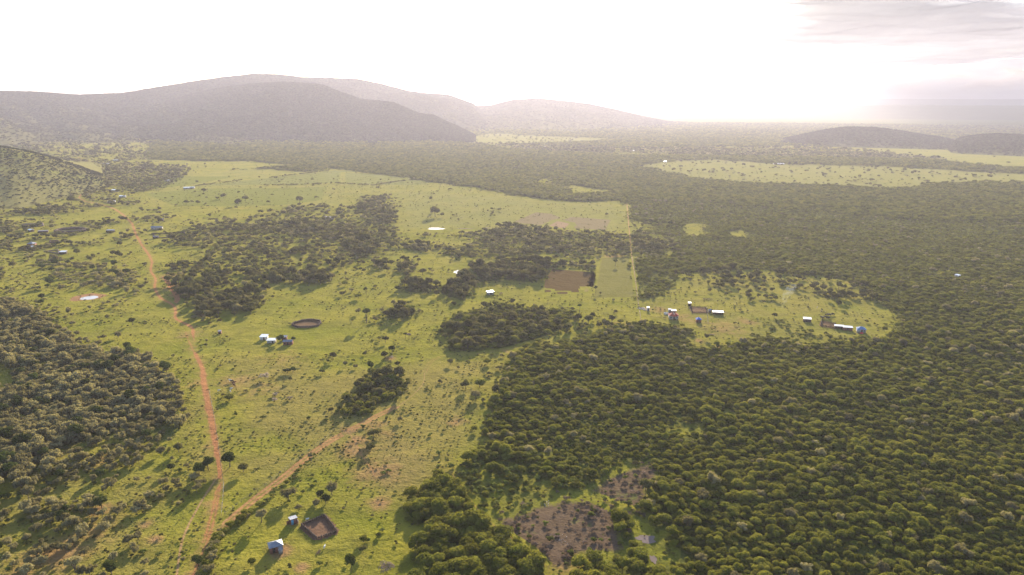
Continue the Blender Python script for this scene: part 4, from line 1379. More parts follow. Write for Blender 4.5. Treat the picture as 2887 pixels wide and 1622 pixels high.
tall_tree(737, 1473, 4.6, 3.8, 'thin grey green tree with a bare stem left of the small shed', 'leaf_olive', 909, 1, squash=0.85)
tall_tree(211, 1607, 4.2, 5.0, 'pale olive tree with a visible trunk at the bottom edge left of the road', 'leaf_olive', 910, 2, squash=0.55)
tall_tree(877, 1306, 4.4, 2.4, 'slim grey green tree beside the dirt track', 'leaf_olive', 911, 1, squash=0.9)
lone('dark_tree', 648, 1317, 5.2, 'broad dark green tree on the grass right of the road where the footpath forks', 1.05)
lone('dark_tree', 562, 1342, 4.6, 'lower of two dark green trees left of the road at the footpath fork')
lone('dark_tree', 588, 1326, 4.2, 'upper of two dark green trees left of the road, leaning over it')
lone('olive_bush', 567, 1372, 3.8, 'pale topped bush tree beside the footpath below two dark trees')
lone('dark_tree', 560, 1600, 3.4, 'round dark tree on the right edge of the road at the bottom')
lone('forest_tree', 711, 1592, 2.5, 'small round tree on the grass below the grey roofed hut')
lone('olive_bush', 814, 1408, 5.2, 'large grey green tree on the slope above the small shed')
lone('olive_bush', 937, 1398, 4.2, 'tall grey green bush tree with a long shadow right of a dark shrub', 1.35)
lone('dark_tree', 903, 1406, 2.6, 'dark shrubby tree left of a tall grey green bush tree')
lone('olive_bush', 892, 1432, 3.0, 'pale grey bush tree above the square corral')
lone('dark_tree', 990, 1612, 3.4, 'narrow black-green tree at the bottom edge right of the corral', 1.5)
lone('forest_tree', 1025, 1527, 2.7, 'small round tree casting a long shadow on open grass right of the corral')
lone('pale_bush', 1090, 1612, 5.0, 'wide pale bush at the bottom edge beside the woodland', 0.7)
lone('forest_tree', 1352, 1092, 5.4, 'large round dark tree alone on dry grass left of the woodland edge')
lone('forest_tree', 1374, 1027, 4.2, 'round tree just below the path under the middle woodland block')
lone('dark_tree', 1046, 1047, 3.0, 'crooked dark tree on the open grass above the leafy clump', 1.9)
lone('dark_tree', 1106, 994, 4.0, 'dark bushy tree beside a pale patch of bare earth')
lone('pale_bush', 1104, 1012, 2.6, 'small pale bare bush on a patch of reddish earth')
lone('forest_tree', 1010, 842, 5.6, 'round lollipop tree left of the slender leaning tree')
lone('forest_tree', 973, 806, 4.6, 'round dark tree at the right edge of the savanna belt')
lone('pale_bush', 747, 1069, 5.2, 'large pale pinkish leafless bush on the dry slope below the white sheds', 0.85, cat='bush')
lone('pale_bush', 777, 1117, 3.0, 'upper of a pair of small pale bushes on the dry slope', 0.8, cat='bush')
lone('pale_bush', 775, 1132, 3.2, 'lower of a pair of small pale bushes on the dry slope', 0.8, cat='bush')
lone('pale_bush', 818, 1127, 3.0, 'small pale bush right of a pair of pale bushes', 0.8, cat='bush')
lone('dark_tree', 810, 1052, 3.8, 'dark bush on reddish ground right of the pale leafless bush', 0.7, cat='bush')
lone('dark_tree', 826, 1050, 3.6, 'dark bush right beside another on reddish ground', 0.7, cat='bush')
lone('dark_tree', 790, 966, 4.6, 'bushy dark tree between the white shed and the red walled hut', 0.9)
lone('dark_tree', 827, 962, 2.6, 'small dark bush at the right end of the red walled hut', 0.8, cat='bush')
lone('forest_tree', 648, 1128, 4.6, 'dense green bush on the dry slope right of the road', 0.7, cat='bush')
for u, v, sz, lb in ((575, 545, 7, 'topmost of the lone trees in the striped green fields'), (631, 560, 9, 'broad lone tree in the middle of the striped green fields'), (692, 568, 10, 'double crowned lone tree in the striped green fields'),
                     (672, 580, 10, 'round dark lone tree at the lower edge of the striped green fields'), (526, 577, 7, 'leftmost lone tree in the striped green fields'), (558, 577, 6, 'small lone tree just right of the leftmost field tree'),
                     (203, 577, 12, 'large dark tree left of the distant stretch of the road'), (845, 573, 9, 'lone round tree at the lower right of the striped fields'), (1227, 612, 14, 'spreading dark tree group alone in the pale middle field')):
    lone('savanna_tree', u, v, sz, lb)
lone('savanna_tree', 338, 695, 5.4, 'round tree left of the road above the bush patches')
lone('savanna_tree', 37, 757, 6.0, 'round dark tree near the left edge above the pond')

# dead tree
g = G(1079, 880)
t = tag(empty('dead_tree', g[0], g[1]), 'bare leafless tree with upright branches behind the tall dark tree', 'tree')
tv, tq, nv = [], [], 0
for p in (((0, 0, 0), (0.1, 0, 2.2), 0.22, 0.15), ((0.1, 0, 2.2), (1.5, 0.2, 5.6), 0.13, 0.03), ((0.1, 0, 2.2), (-0.9, -0.1, 5.2), 0.13, 0.03), ((0.1, 0, 2.0), (0.5, 0.6, 5.9), 0.12, 0.03), ((0.8, 0.1, 3.9), (2.0, -0.2, 5.0), 0.06, 0.02),
          ((-0.4, 0, 3.6), (-1.7, 0.2, 4.6), 0.06, 0.02)):
    vv, q = tube(*p)
    tv.append(vv)
    tq.append(q + nv)
    nv += len(vv)
link('trunk', mesh_np('trunk', np.vstack(tv[:1]), tq[0], None, [M['bark']]), t)
link('branches', mesh_np('branches', np.vstack(tv), np.vstack(tq[1:]), None, [M['bark']]), t)

# hedge along the lower track and road: separate bushes
HEDGE = K(7, [(1560, 1440), (1580, 1340), (1600, 1240), (1640, 1160), (1700, 1100), (1770, 1060), (1830, 1020), (1900, 960), (1960, 915), (2000, 880), (2080, 810), (2160, 740), (2260, 650), (2400, 530)])
hg = gpoly(HEDGE)
hsg = np.concatenate([[0], np.cumsum(np.hypot(*(hg[1:] - hg[:-1]).T))])
tt = 0.0
while tt < hsg[-1]:
    f = tt / hsg[-1]
    w = 1.0 - 0.62 * f
    for k in range(2 if f < 0.45 else 1):
        x, y = np.interp(tt, hsg, hg[:, 0]) + random.uniform(-1.6, 1.6) * w, np.interp(tt, hsg, hg[:, 1]) + random.uniform(-1.6, 1.6) * w
        plant(random.choice(['forest_tree', 'forest_tree', 'olive_bush']) if f < 0.5 else random.choice(['forest_tree', 'shrub']), x, y, random.uniform(2.2, 4.0) * w, label='leafy bush in the hedge along the track by the lower hut', cat='bush',
              group='bushes of the hedge along the track', name='hedge_bush', single=True, tall=0.8)
    tt += 2.1 * (1 + 0.6 * f)

def field_hedge(px, label, w, h, seed):
    g = gpoly(px)
    sg = np.concatenate([[0], np.cumsum(np.hypot(*(g[1:] - g[:-1]).T))])
    rg = np.random.default_rng(seed)
    c = g.mean(0)
    V, Q, T, nv, t = [], [], [], 0, 0.0
    while t < sg[-1]:
        if rg.random() > 0.22:
            vv, q, tr = crown_geo(800 + int(rg.integers(6)), nl=4, nleaf=60, leaf=0.1, flat=0.6, z0=0.2, spread=0.8)
            k = w * rg.uniform(0.6, 1.3)
            vv = vv * np.array((k * 1.4, k, h * rg.uniform(0.7, 1.3) * 1.4)) + np.array((np.interp(t, sg, g[:, 0]) - c[0], np.interp(t, sg, g[:, 1]) - c[1] + rg.normal(0, 0.5), 0))
            V.append(vv)
            Q.append(q + nv)
            T.append(tr + nv)
            nv += len(vv)
        t += w * 0.9
    return tag(link('field_hedge', mesh_np('field_hedge', np.vstack(V), np.vstack(Q), np.vstack(T), [M['leaf_savanna']]), None, (c[0], c[1], 0)), label, 'hedge')


field_hedge(K(1, [(2000, 1004), (2300, 994), (2572, 984)]), 'long dark hedge between two striped fields in the middle distance', 5, 3, 1)
field_hedge(K(1, [(1480, 1004), (1700, 978), (1830, 958)]), 'brown hedge line slanting up at the left end of the striped fields', 3.5, 2, 2)
field_hedge(K(1, [(2030, 945), (2300, 912), (2480, 890)]), 'hedge along the foot of the far dark tree strip', 4, 3, 3)
field_hedge(K(2, [(0, 985), (250, 1000), (470, 965), (600, 955)]), 'hedge line crossing the pale fields below the far forest', 4, 2.5, 4)
field_hedge(K(4, [(1150, 165), (1250, 158), (1390, 152)]), 'upper hedge of the plot right of the road, below the long grey roofed house', 2.5, 1.8, 5)

# ------------------------------------------------------------------ huts and sheds
def box_np(x0, x1, y0, y1, z0, z1):
    v = np.array([(x, y, z) for z in (z0, z1) for x, y in ((x0, y0), (x1, y0), (x1, y1), (x0, y1))], float)
    q = np.array([(3, 2, 1, 0), (4, 5, 6, 7), (0, 1, 5, 4), (1, 2, 6, 5), (2, 3, 7, 6), (3, 0, 4, 7)])
    return v, q


def part(name, boxes, mat, parent, label=None):
    V, Q, nv = [], [], 0
    for b in boxes:
        v, q = box_np(*b) if not isinstance(b, tuple) or len(b) == 6 else b
        V.append(v)
        Q.append(q + nv)
        nv += len(v)
    o = link(name, mesh_np(name, np.vstack(V), np.vstack(Q), None, [mat]), parent)
    if label:
        o['label'] = label
    return o


def slab(pts, th=0.06):
    """a sheet of roofing with thickness from its upper outline"""
    p = np.array(pts, float)
    n = len(p)
    v = np.vstack([p, p - np.array((0, 0, th))])
    f = [list(range(n)), list(range(2 * n - 1, n - 1, -1))] + [[i, n + i, n + (i + 1) % n, (i + 1) % n] for i in range(n)]
    return v, f


def roof_mesh(name, slabs, mat, parent):
    me = bpy.data.meshes.new(name)
    V, F, nv = [], [], 0
    for v, f in slabs:
        V += [tuple(q) for q in v]
        F += [[i + nv for i in fc] for fc in f]
        nv += len(v)
    me.from_pydata(V, [], F)
    me.materials.append(mat)
    bm = bmesh.new()
    bm.from_mesh(me)
    bmesh.ops.recalc_face_normals(bm, faces=bm.faces)
    bm.to_mesh(me)
    bm.free()
    return link(name, me, parent)


def roof(kind, L, W, h, rise, ov, mat, parent, name='roof'):
    a, b = L / 2 + ov, W / 2 + ov
    if kind == 'shed':      # slopes down towards the front (-y)
        s = [slab([(-a, -b, h), (a, -b, h), (a, b, h + rise), (-a, b, h + rise)])]
    elif kind == 'shed_back':
        s = [slab([(-a, -b, h + rise), (a, -b, h + rise), (a, b, h), (-a, b, h)])]
    elif kind == 'gable':
        s = [slab([(-a, -b, h), (a, -b, h), (a, 0, h + rise), (-a, 0, h + rise)]), slab([(-a, 0, h + rise), (a, 0, h + rise), (a, b, h), (-a, b, h)])]
    else:                   # hip
        r = max(0.0, a - b)
        s = [slab([(-a, -b, h), (a, -b, h), (r, 0, h + rise), (-r, 0, h + rise)] if r > 0.05 else [(-a, -b, h), (a, -b, h), (0, 0, h + rise)]),
             slab([(a, b, h), (-a, b, h), (-r, 0, h + rise), (r, 0, h + rise)] if r > 0.05 else [(a, b, h), (-a, b, h), (0, 0, h + rise)]),
             slab([(a, -b, h), (a, b, h), (r, 0, h + rise)]), slab([(-a, b, h), (-a, -b, h), (-r, 0, h + rise)])]
    return roof_mesh(name, s, mat, parent)


def hut(u, v, L, W, h, kind, rise, rmat, wmat, label, rz=0.0, ov=0.25, door=None, windows=(), cat='hut', name='hut', dmat='darkwood', openfront=False):
    g = G(u, v)
    t = tag(empty(name, g[0], g[1], rz), label, cat)
    a, b, w = L / 2, W / 2, 0.14
    hb = h + (rise if kind == 'shed' else 0) * 0.92 - 0.03
    hf = h + (rise if kind == 'shed_back' else 0) * 0.92 - 0.03
    if openfront:
        part('wall', [(-a, a, b - w, b, 0, hb), (-a, -a + w, -b + 0.3, b - w, 0, min(hb, hf)), (a - w, a, -b + 0.3, b - w, 0, min(hb, hf))], wmat, t)
        n = max(3, int(L / 2.2))
        for i in range(n + 1):
            x = -a + 0.08 + (L - 0.16) * i / n
            part('post', [(x - 0.06, x + 0.06, -b, -b + 0.12, 0, hf)], M['wood'], t)
    else:
        d0, d1 = (door, door + 0.9) if door is not None else (None, None)
        front = [(-a, a, -b, -b + w, 0, hf)] if door is None else [(-a, d0, -b, -b + w, 0, hf), (d1, a, -b, -b + w, 0, hf), (d0, d1, -b, -b + w, min(1.9, hf - 0.2), hf)]
        boxes = front + [(-a, a, b - w, b, 0, hb), (-a, -a + w, -b + w, b - w, 0, min(hb, hf)), (a - w, a, -b + w, b - w, 0, min(hb, hf))]
        part('wall', boxes, wmat, t)
        if door is not None:
            d = part('door', [(d0 + 0.03, d1 - 0.03, -b + 0.03, -b + 0.09, 0.03, min(1.88, hf - 0.22))], M[dmat], t)
            part('handle', [(d1 - 0.18, d1 - 0.12, -b - 0.02, -b + 0.03, 0.9, 1.02)], M['iron'], d)
        for x in windows:
            f = part('window', [(x - 0.4, x + 0.4, -b - 0.03, -b, h * 0.4, h * 0.4 + 0.05), (x - 0.4, x + 0.4, -b - 0.03, -b, h * 0.75, h * 0.75 + 0.05),
                                (x - 0.4, x - 0.35, -b - 0.03, -b, h * 0.4 + 0.05, h * 0.75), (x + 0.35, x + 0.4, -b - 0.03, -b, h * 0.4 + 0.05, h * 0.75)], M['wood'], t)
            part('pane', [(x - 0.35, x + 0.35, -b - 0.015, -b - 0.003, h * 0.4 + 0.05, h * 0.75)], M['dark'], f)
    roof(kind, L, W, h, rise, ov, rmat, t)
    return t


# lower homestead
t = hut(778, 1551, 3.9, 3.1, 2.3, 'hip', 0.95, M['iron'], M['mud'], 'small red mud hut with grey iron hip roof and a lean-to at its corner', R(27), 0.3, door=-1.2)
part('lean_to_wall', [(0.55, 0.63, -2.75, -1.57, 0, 1.5), (1.75, 1.83, -2.75, -1.57, 0, 1.55), (0.63, 1.75, -2.75, -2.67, 0, 1.4)], M['tin'], t)
roof_mesh('lean_to_roof', [slab([(0.4, -2.95, 1.5), (2.0, -2.95, 1.55), (2.0, -1.6, 2.1), (0.4, -1.6, 2.05)])], M['iron_rusty'], t)
t = hut(827, 1474, 2.3, 2.3, 1.9, 'shed_back', 0.35, M['iron'], M['mud'], 'tiny shed with sloping grey roof and blue door left of the square corral', R(35), 0.15, door=-1.0, dmat='bluedoor', cat='shed', name='shed')
part('side_screen', [(-2.2, -1.2, 0.2, 0.28, 0, 1.2)], M['mud'], t)
part('open_shutter', [(1.18, 1.24, -1.9, -1.2, 0.1, 1.5)], M['concrete'], t)
# homestead in the middle left
hut(745, 957, 3.9, 3.6, 2.2, 'shed', 0.45, M['iron_white'], M['concrete'], 'leftmost of four roadside sheds, bright white roof, above another white roof', R(-4), 0.3, door=0.2, cat='shed', name='shed')
hut(766, 966, 4.7, 3.0, 1.9, 'shed', 0.4, M['iron_white'], M['plaster'], 'long shed with a bright white roof and pale walls beside a dark bushy tree', R(0), 0.3, door=0.6, cat='shed', name='shed')
hut(803, 958, 2.6, 2.2, 2.0, 'shed', 0.5, M['iron'], M['mud'], 'small red walled hut with a grey roof behind a longer red hut', R(0), 0.2, door=-0.4)
hut(813, 971, 5.2, 2.8, 2.2, 'gable', 0.8, M['iron'], M['mud'], 'long red walled hut with a grey gabled roof, rightmost of the roadside sheds', R(3), 0.25, door=-0.5, windows=(-1.7, 1.6))
hut(620, 941, 1.9, 1.9, 1.8, 'shed', 0.3, M['iron_rusty'], M['mud'], 'little square mud hut alone on the grass right of the road', R(10), 0.12, door=-0.4)
hut(1382, 830, 5.0, 3.2, 2.2, 'shed', 0.35, M['iron_white'], M['tin'], 'small white roofed tin shed below the tiny pond, left of the ploughed field', R(25), 0.2, door=-0.5, cat='shed', name='shed')
# right hamlet
t = hut(1898, 898, 5.8, 4.6, 2.6, 'hip', 1.5, M['red_roof'], M['plaster'], 'house with a red hipped sheet roof and a projecting front porch', R(0), 0.4, door=-0.45, windows=(-2.1, 2.0), cat='house', name='house')
part('porch_post', [(-1.3, -1.16, -3.75, -3.61, 0, 2.4)], M['plaster'], t)
part('porch_post', [(1.16, 1.3, -3.75, -3.61, 0, 2.4)], M['plaster'], t)
roof_mesh('porch_roof', [slab([(-1.6, -4.0, 2.55), (1.6, -4.0, 2.55), (0, -2.9, 3.5)]), slab([(1.6, -4.0, 2.55), (1.6, -2.3, 2.75), (0, -1.2, 3.6), (0, -2.9, 3.5)]), slab([(-1.6, -2.3, 2.75), (-1.6, -4.0, 2.55), (0, -2.9, 3.5), (0, -1.2, 3.6)])], M['red_roof'], t)
roof_mesh('ridge_cap', [slab([(-0.12, -2.9, 3.62), (0.12, -2.9, 3.62), (0.12, 0.0, 4.2), (-0.12, 0.0, 4.2)], 0.05)], M['concrete'], t)
hut(1888, 882, 2.0, 1.9, 2.5, 'shed', 0.4, M['iron'], M['tin'], 'narrow grey roofed shed behind the red roofed house, left of a white roof', R(0), 0.15, door=-0.4, cat='shed', name='shed')
hut(1899, 884, 3.2, 1.9, 2.2, 'shed', 0.4, M['iron_white'], M['mud'], 'white roofed shed right behind the red roofed house', R(-3), 0.15, door=-0.4, cat='shed', name='shed')
hut(1827, 876, 1.7, 1.7, 2.4, 'shed', 0.3, M['iron_white'], M['concrete'], 'tiny tall white shed beside a heap of pale rubble', R(0), 0.1, door=-0.4, cat='shed', name='shed')
hut(1944, 862, 2.1, 1.9, 2.2, 'shed', 0.3, M['iron_white'], M['darkwood'], 'little white roofed shed at the upper corner of the dark corral', R(0), 0.12, door=-0.4, cat='shed', name='shed')
hut(2001, 881, 1.9, 1.9, 1.9, 'gable', 0.5, M['iron'], M['tin'], 'little grey gabled shed between the dark corral and the long white roof', R(-8), 0.1, door=-0.4, cat='shed', name='shed')
hut(2024, 887, 7.0, 2.4, 2.0, 'shed', 0.5, M['iron_white'], M['wood'], 'long open fronted animal shed with a white roof and a small pen behind', R(-10), 0.2, cat='shed', name='animal_shed', openfront=True)
hut(1969, 908, 3.0, 3.0, 2.1, 'hip', 1.3, M['blue_roof'], M['mud'], 'small square hut with a bright blue pyramid roof', R(0), 0.3, door=-0.4)
# far right hamlet
hut(2275, 907, 4.8, 2.6, 2.2, 'shed', 0.5, M['iron_white'], M['darkwood'], 'white roofed shed with dark walls alone left of the long dark corral', R(-14), 0.2, door=-0.4, cat='shed', name='shed')
hut(2365, 927, 5.6, 2.0, 2.0, 'shed', 0.4, M['iron_white'], M['darkwood'], 'long white roofed shed attached to the right end of the dark corral', R(-14), 0.15, cat='shed', name='animal_shed', openfront=True)
hut(2389, 931, 5.6, 2.2, 2.1, 'shed', 0.45, M['iron_white'], M['mud'], 'long white roofed shed between the corral shed and the blue roofed house', R(-14), 0.15, door=-0.5, cat='shed', name='shed')
t = hut(2427, 936, 4.8, 3.6, 2.3, 'hip', 1.3, M['blue_roof_pale'], M['plaster'], 'house with a faded blue hipped roof and a small blue side wing', R(-12), 0.35, door=-0.4, windows=(1.5,), cat='house', name='house')
part('wing_wall', [(-3.0, -1.5, -2.4, -1.83, 0, 2.0)], M['plaster'], t)
roof_mesh('wing_roof', [slab([(-3.2, -2.7, 2.0), (-1.3, -2.7, 2.0), (-2.2, -1.4, 3.0)]), slab([(-1.3, -2.7, 2.0), (-1.3, -1.1, 2.5), (-2.2, -0.3, 3.2), (-2.2, -1.4, 3.0)]), slab([(-3.2, -1.1, 2.1), (-3.2, -2.7, 2.0), (-2.2, -1.4, 3.0), (-2.2, -0.3, 3.2)])], M['blue_roof_pale'], t)
hut(2699, 783, 3.2, 3.0, 2.4, 'shed', 0.3, M['iron_white'], M['plaster'], 'tiny white hut alone deep in the right-hand forest', R(20), 0.2, door=-0.4)
# left hamlet
hut(90, 693, 6.0, 5.6, 2.4, 'hip', 1.7, M['iron'], M['mud'], 'red walled hut with a pale grey pyramid roof above a longer roof on the left', R(0), 0.4, door=-0.4)
hut(82, 701, 9.0, 4.4, 2.3, 'gable', 0.45, M['iron_white'], M['plaster'], 'long low house with a bright iron roof in front of the pyramid roofed hut', R(0), 0.4, door=-0.5, windows=(-3, 2.6), cat='house', name='house')
hut(179, 716, 5.6, 3.8, 2.3, 'shed', 0.5, M['iron_white'], M['darkwood'], 'small white roofed shed beside a broken corral on the left', R(0), 0.3, door=-0.5, cat='shed', name='shed')
hut(88, 653, 6.0, 4.4, 2.2, 'gable', 0.6, M['iron_white'], M['wood'], 'white gabled hut left of the big oval thorn enclosure', R(-35), 0.3, door=-0.5)
hut(122, 656, 10.0, 3.0, 1.9, 'shed', 0.5, M['iron_rusty'], M['darkwood'], 'long low dark shed at the left tip of the oval thorn enclosure', R(8), 0.2, cat='shed', name='animal_shed', openfront=True)
hut(312, 655, 8.2, 3.6, 2.4, 'shed', 0.4, M['iron'], M['darkwood'], 'dark walled flat roofed shed left of the road', R(0), 0.15, door=-0.5, cat='shed', name='shed')
hut(443, 647, 11.5, 5.0, 2.6, 'gable', 1.2, M['iron'], M['plaster'], 'long grey roofed house right of the road above a hedged plot', R(0), 0.4, door=-0.5, windows=(-4, 3.6), cat='house', name='house')
hut(440, 672, 5.0, 4.0, 2.0, 'gable', 0.8, M['iron_rusty'], M['darkwood'], 'dark rusty roofed hut at the corner of the hedged plot', R(10), 0.2, door=-0.5)
hut(454, 623, 6.0, 4.0, 2.2, 'gable', 0.9, M['iron_rusty'], M['darkwood'], 'dark hut among bushes above the long grey roofed house', R(5), 0.2, door=-0.5)
# scattered far homesteads, a few pixels each
FAR_HUTS = [(37, 512, 12, 'pale roofed hut at the far left foot of the bushy slope'), (88, 506, 10, 'far white roof below the bushy slope, left of another'), (112, 507, 9, 'far white roof just right of another below the bushy slope'),
            (177, 508, 9, 'far pale roof between the bushy slope and the road'), (325, 540, 12, 'far white roof above a bush strip right of the road'), (272, 523, 7, 'far small hut beside the winding stretch of road'),
            (315, 572, 10, 'far brown hut beside trees right of the road'), (472, 512, 8, 'far white roof in the scrub above the striped fields'), (526, 533, 9, 'far low roof at the upper edge of the striped fields'), (541, 532, 9, 'far low roof right beside its neighbour above the striped fields'),
            (299, 464, 14, 'far roof at the head of the valley road'), (328, 454, 14, 'far roof beyond the head of the valley road'), (1538, 415, 6, 'far white roof at the edge of the pale plain'), (1703, 399, 10, 'left of two white roofs far out on the pale plain'),
            (1722, 400, 7, 'right of two white roofs far out on the pale plain'), (1783, 427, 12, 'bright white roof above the dark forest band'), (1876, 458, 7, 'small white roof at the left tip of the pale yellow field'), (2195, 464, 24, 'long white roof at the top edge of the pale yellow field'),
            (927, 618, 12, 'brown roofed hut among bushes at the right end of the striped fields'), (1654, 566, 5, 'white roof at the forest edge above the old ploughed fields'), (346, 557, 9, 'far hut at a bend of the road')]
for i, (u, v, L, lb) in enumerate(FAR_HUTS):
    rm = [M['iron_white'], M['iron'], M['iron_white']][i % 3] if 'white' not in lb else M['iron_white']
    if 'brown' in lb:
        rm = M['iron_rusty']
    hut(u, v, L, max(4.0, L * 0.35), 2.6, 'gable' if i % 2 else 'shed', 0.55, rm, M['plaster'], lb, R(random.uniform(-12, 12)), 0.3, door=-0.5)

# ------------------------------------------------------------------ thorn corrals
def brush_ring(line, width, height, seed, dens=9.0, closed=True, tw=0.045):
    """piled thorn branches along a line"""
    rg = np.random.default_rng(seed)
    p = np.array(line, float)
    if closed:
        p = np.vstack([p, p[:1]])
    s = np.concatenate([[0], np.cumsum(np.hypot(*(p[1:] - p[:-1]).T))])
    n = int(s[-1] * dens)
    t = rg.uniform(0, s[-1], n)
    x = np.interp(t, s, p[:, 0]) + rg.normal(0, width * 0.3, n)
    y = np.interp(t, s, p[:, 1]) + rg.normal(0, width * 0.3, n)
    z = rg.uniform(0.05, height, n) * rg.uniform(0.4, 1.0, n)
    V, Q, nv = [], [], 0
    for i in range(n):
        d = rg.normal(size=3)
        d[2] = abs(d[2]) * 0.7
        d /= np.linalg.norm(d)
        L = rg.uniform(0.5, 1.1) * min(1.0, 0.5 + width * 0.4)
        a = np.array((x[i], y[i], max(0.02, z[i] - 0.2)))
        v, q = tube(a, a + d * L, tw * rg.uniform(0.7, 1.6), tw * 0.4, 3)
        V.append(v)
        Q.append(q + nv)
        nv += len(v)
    # solid heart of the pile
    m = max(8, int(s[-1] / 0.8))
    tt = np.linspace(0, s[-1], m, endpoint=False)
    tx, ty = np.interp(tt, s, p[:, 0]), np.interp(tt, s, p[:, 1])
    iv, it = ICO1
    T = []
    for i in range(m):
        v = iv * np.array((width * 0.42, width * 0.42, height * 0.42)) * (1 + rg.uniform(-0.25, 0.25, (len(iv), 1))) + np.array((tx[i], ty[i], height * 0.36))
        V.append(v)
        T.append(it + nv)
        nv += len(v)
    return np.vstack(V), np.vstack(Q), np.vstack(T)


def corral(px, label, width=0.9, height=1.3, seed=1, mat='thorn', floor='dung', dens=9.0, tw=0.045, green=False, closed=True, gp=None):
    w = gpoly(px) if gp is None else gp
    c = w.mean(0)
    t = tag(empty('corral', c[0], c[1]), label, 'corral')
    v, q, tr = brush_ring(w - c, width, height, seed, dens, closed, tw)
    link('thorn_fence', mesh_np('thorn_fence', v, q, tr, [M[mat]]), t)
    if floor:
        o = patch('dung_floor', None, 0.034, M[floor], 0.8, 0.4, poly=w)
        del o['kind']
        o.parent = t
        o.location = (-c[0], -c[1], 0)
    return t


corral([(851, 1482), (915, 1455), (950, 1501), (894, 1521)], 'square thorn brush corral with a bare brown floor beside the tiny shed', 0.85, 1.35, 1, dens=16)
corral(None, 'round thorn brush corral with a reddish floor on the bright grass', 1.5, 1.7, 2, dens=14, gp=blob(866, 914, 78, 20, 21, 36, 0.08), tw=0.06)
corral([(1946, 866), (1990, 869), (1993, 883), (1952, 882)], 'rectangular corral with a dark dung floor and pole fence beside the long white roof', 0.5, 1.4, 3, 'darkwood', dens=12)
corral([(2013, 876), (2036, 876), (2038, 881), (2013, 882)], 'small pole pen behind the long open fronted animal shed', 0.3, 1.3, 4, 'darkwood', None, 9)
corral([(2317, 906), (2355, 914), (2353, 926), (2314, 920)], 'long dark corral left of two long white roofed sheds', 0.6, 1.5, 5, 'darkwood', dens=12)
corral([(142, 686), (165, 686), (165, 681), (142, 681)], 'solid little brushwood corral right of the pyramid roofed hut', 1.2, 2.2, 6, 'thorn', None, 10, tw=0.08)
corral([(134, 709), (165, 706), (166, 717), (146, 713)], 'broken down brushwood corral left of the small white roofed shed', 1.2, 1.5, 7, 'thorn_grey', None, 6, tw=0.08)
corral(None, 'big oval enclosure of dark brushwood on the left', 5.0, 3.6, 8, 'thorn', None, 7, gp=blob(200, 652, 76, 11, 22, 40, 0.06), tw=0.14)
corral([(64, 635), (120, 631), (122, 638), (70, 641)], 'overgrown brushwood enclosure at the far left', 2.5, 2.0, 9, 'thorn_grey', None, 5, tw=0.12)
corral([(430, 659), (520, 657), (525, 668), (440, 672)], 'hedged plot right of the road', 1.2, 1.3, 10, 'thorn', None, 4, tw=0.1)

# brush heaps, rubble, tank, tarpaulin
def heap(u, v, L, W, h, label, mat, name='brush_heap', cat='brush heap', seed=1, **kw):
    """a sprawling pile of dry branches"""
    g = G(u, v)
    vv, q, tr = crown_geo(700 + seed, nl=9, nleaf=420, leaf=0.035, flat=0.5, z0=0.16, lobe=(0.22, 0.42), spread=0.95, gap=0.3, core=0.6)
    vv = vv * np.array((L, max(W, 2.2) * 1.3, h * 1.5))
    return tag(link(name, mesh_np(name, vv, q, tr, [M['leaf_dry']]), None, (g[0], g[1], 0)), label, cat)


heap(1992, 845, 7, 2.6, 1.1, 'long heap of pale brushwood behind the dark corral', 'thorn_grey', seed=31)
heap(2003, 945, 5, 1.2, 0.9, 'low brown brush heap below the right hamlet', 'thorn_grey', seed=32)
heap(898, 1559, 1.4, 0.8, 0.5, 'small dark brush heap on the grass right of the hut', 'thorn', seed=33)
heap(1413, 829, 3.0, 2.0, 1.6, 'dark brown brush heap right of the tin shed', 'thorn', seed=34)
for k, (u, v, w) in enumerate(((1474, 1424, 2.6), (1562, 1514, 3.8), (1788, 1390, 3.6), (1665, 1460, 4.2), (1815, 1335, 3.0), (1610, 1545, 3.0), (1433, 1480, 4.0))):
    lb = ['grey brush heap at the upper left of the cleared ground', 'burnt grey brush heap beside white ash in the cleared ground', 'dark brush heap in the upper cleared strip', 'widest dark brush heap in the middle of the cleared ground',
          'brown brush heap near the top of the cleared strip', 'brown brush heap in the lower cleared ground', 'wide brown brush heap right of the lower path'][k]
    heap(u, v, w, 2.2, 0.9, lb, 'thorn' if k % 2 else 'thorn_grey', seed=40 + k, dens=14)


def rubble(u, v, n, spread, size, label, seed):
    rg = np.random.default_rng(seed)
    g = G(u, v)
    V, T, nv = [], [], 0
    iv, it = ICO1
    for i in range(n):
        r = size * rg.uniform(0.5, 1.2)
        x, y = rg.normal(0, spread, 2) * np.array((1.1, 2.0))
        vv = iv * r * (1 + rg.uniform(-0.3, 0.3, (len(iv), 1))) * np.array((1, 1, 0.7)) + np.array((x, y, r * 0.35))
        V.append(vv)
        T.append(it + nv)
        nv += len(vv)
    return tag(link('rubble_heap', mesh_np('rubble_heap', np.vstack(V), None, np.vstack(T), [M['stone']]), None, (g[0], g[1], 0)), label, 'rubble')


rubble(1810, 871, 26, 1.1, 0.55, 'heap of pale rubble left of the tiny tall white shed', 61)
rubble(1542, 1418, 14, 0.6, 0.18, 'patch of white ash and stones at the top of the cleared ground', 62)
rubble(1580, 1521, 18, 0.9, 0.16, 'scatter of white ash and stones in the middle of the cleared ground', 63)
rubble(2310, 871, 9, 1.8, 0.28, 'scatter of white sacks and stones by a dark bush in the far right hamlet', 64)

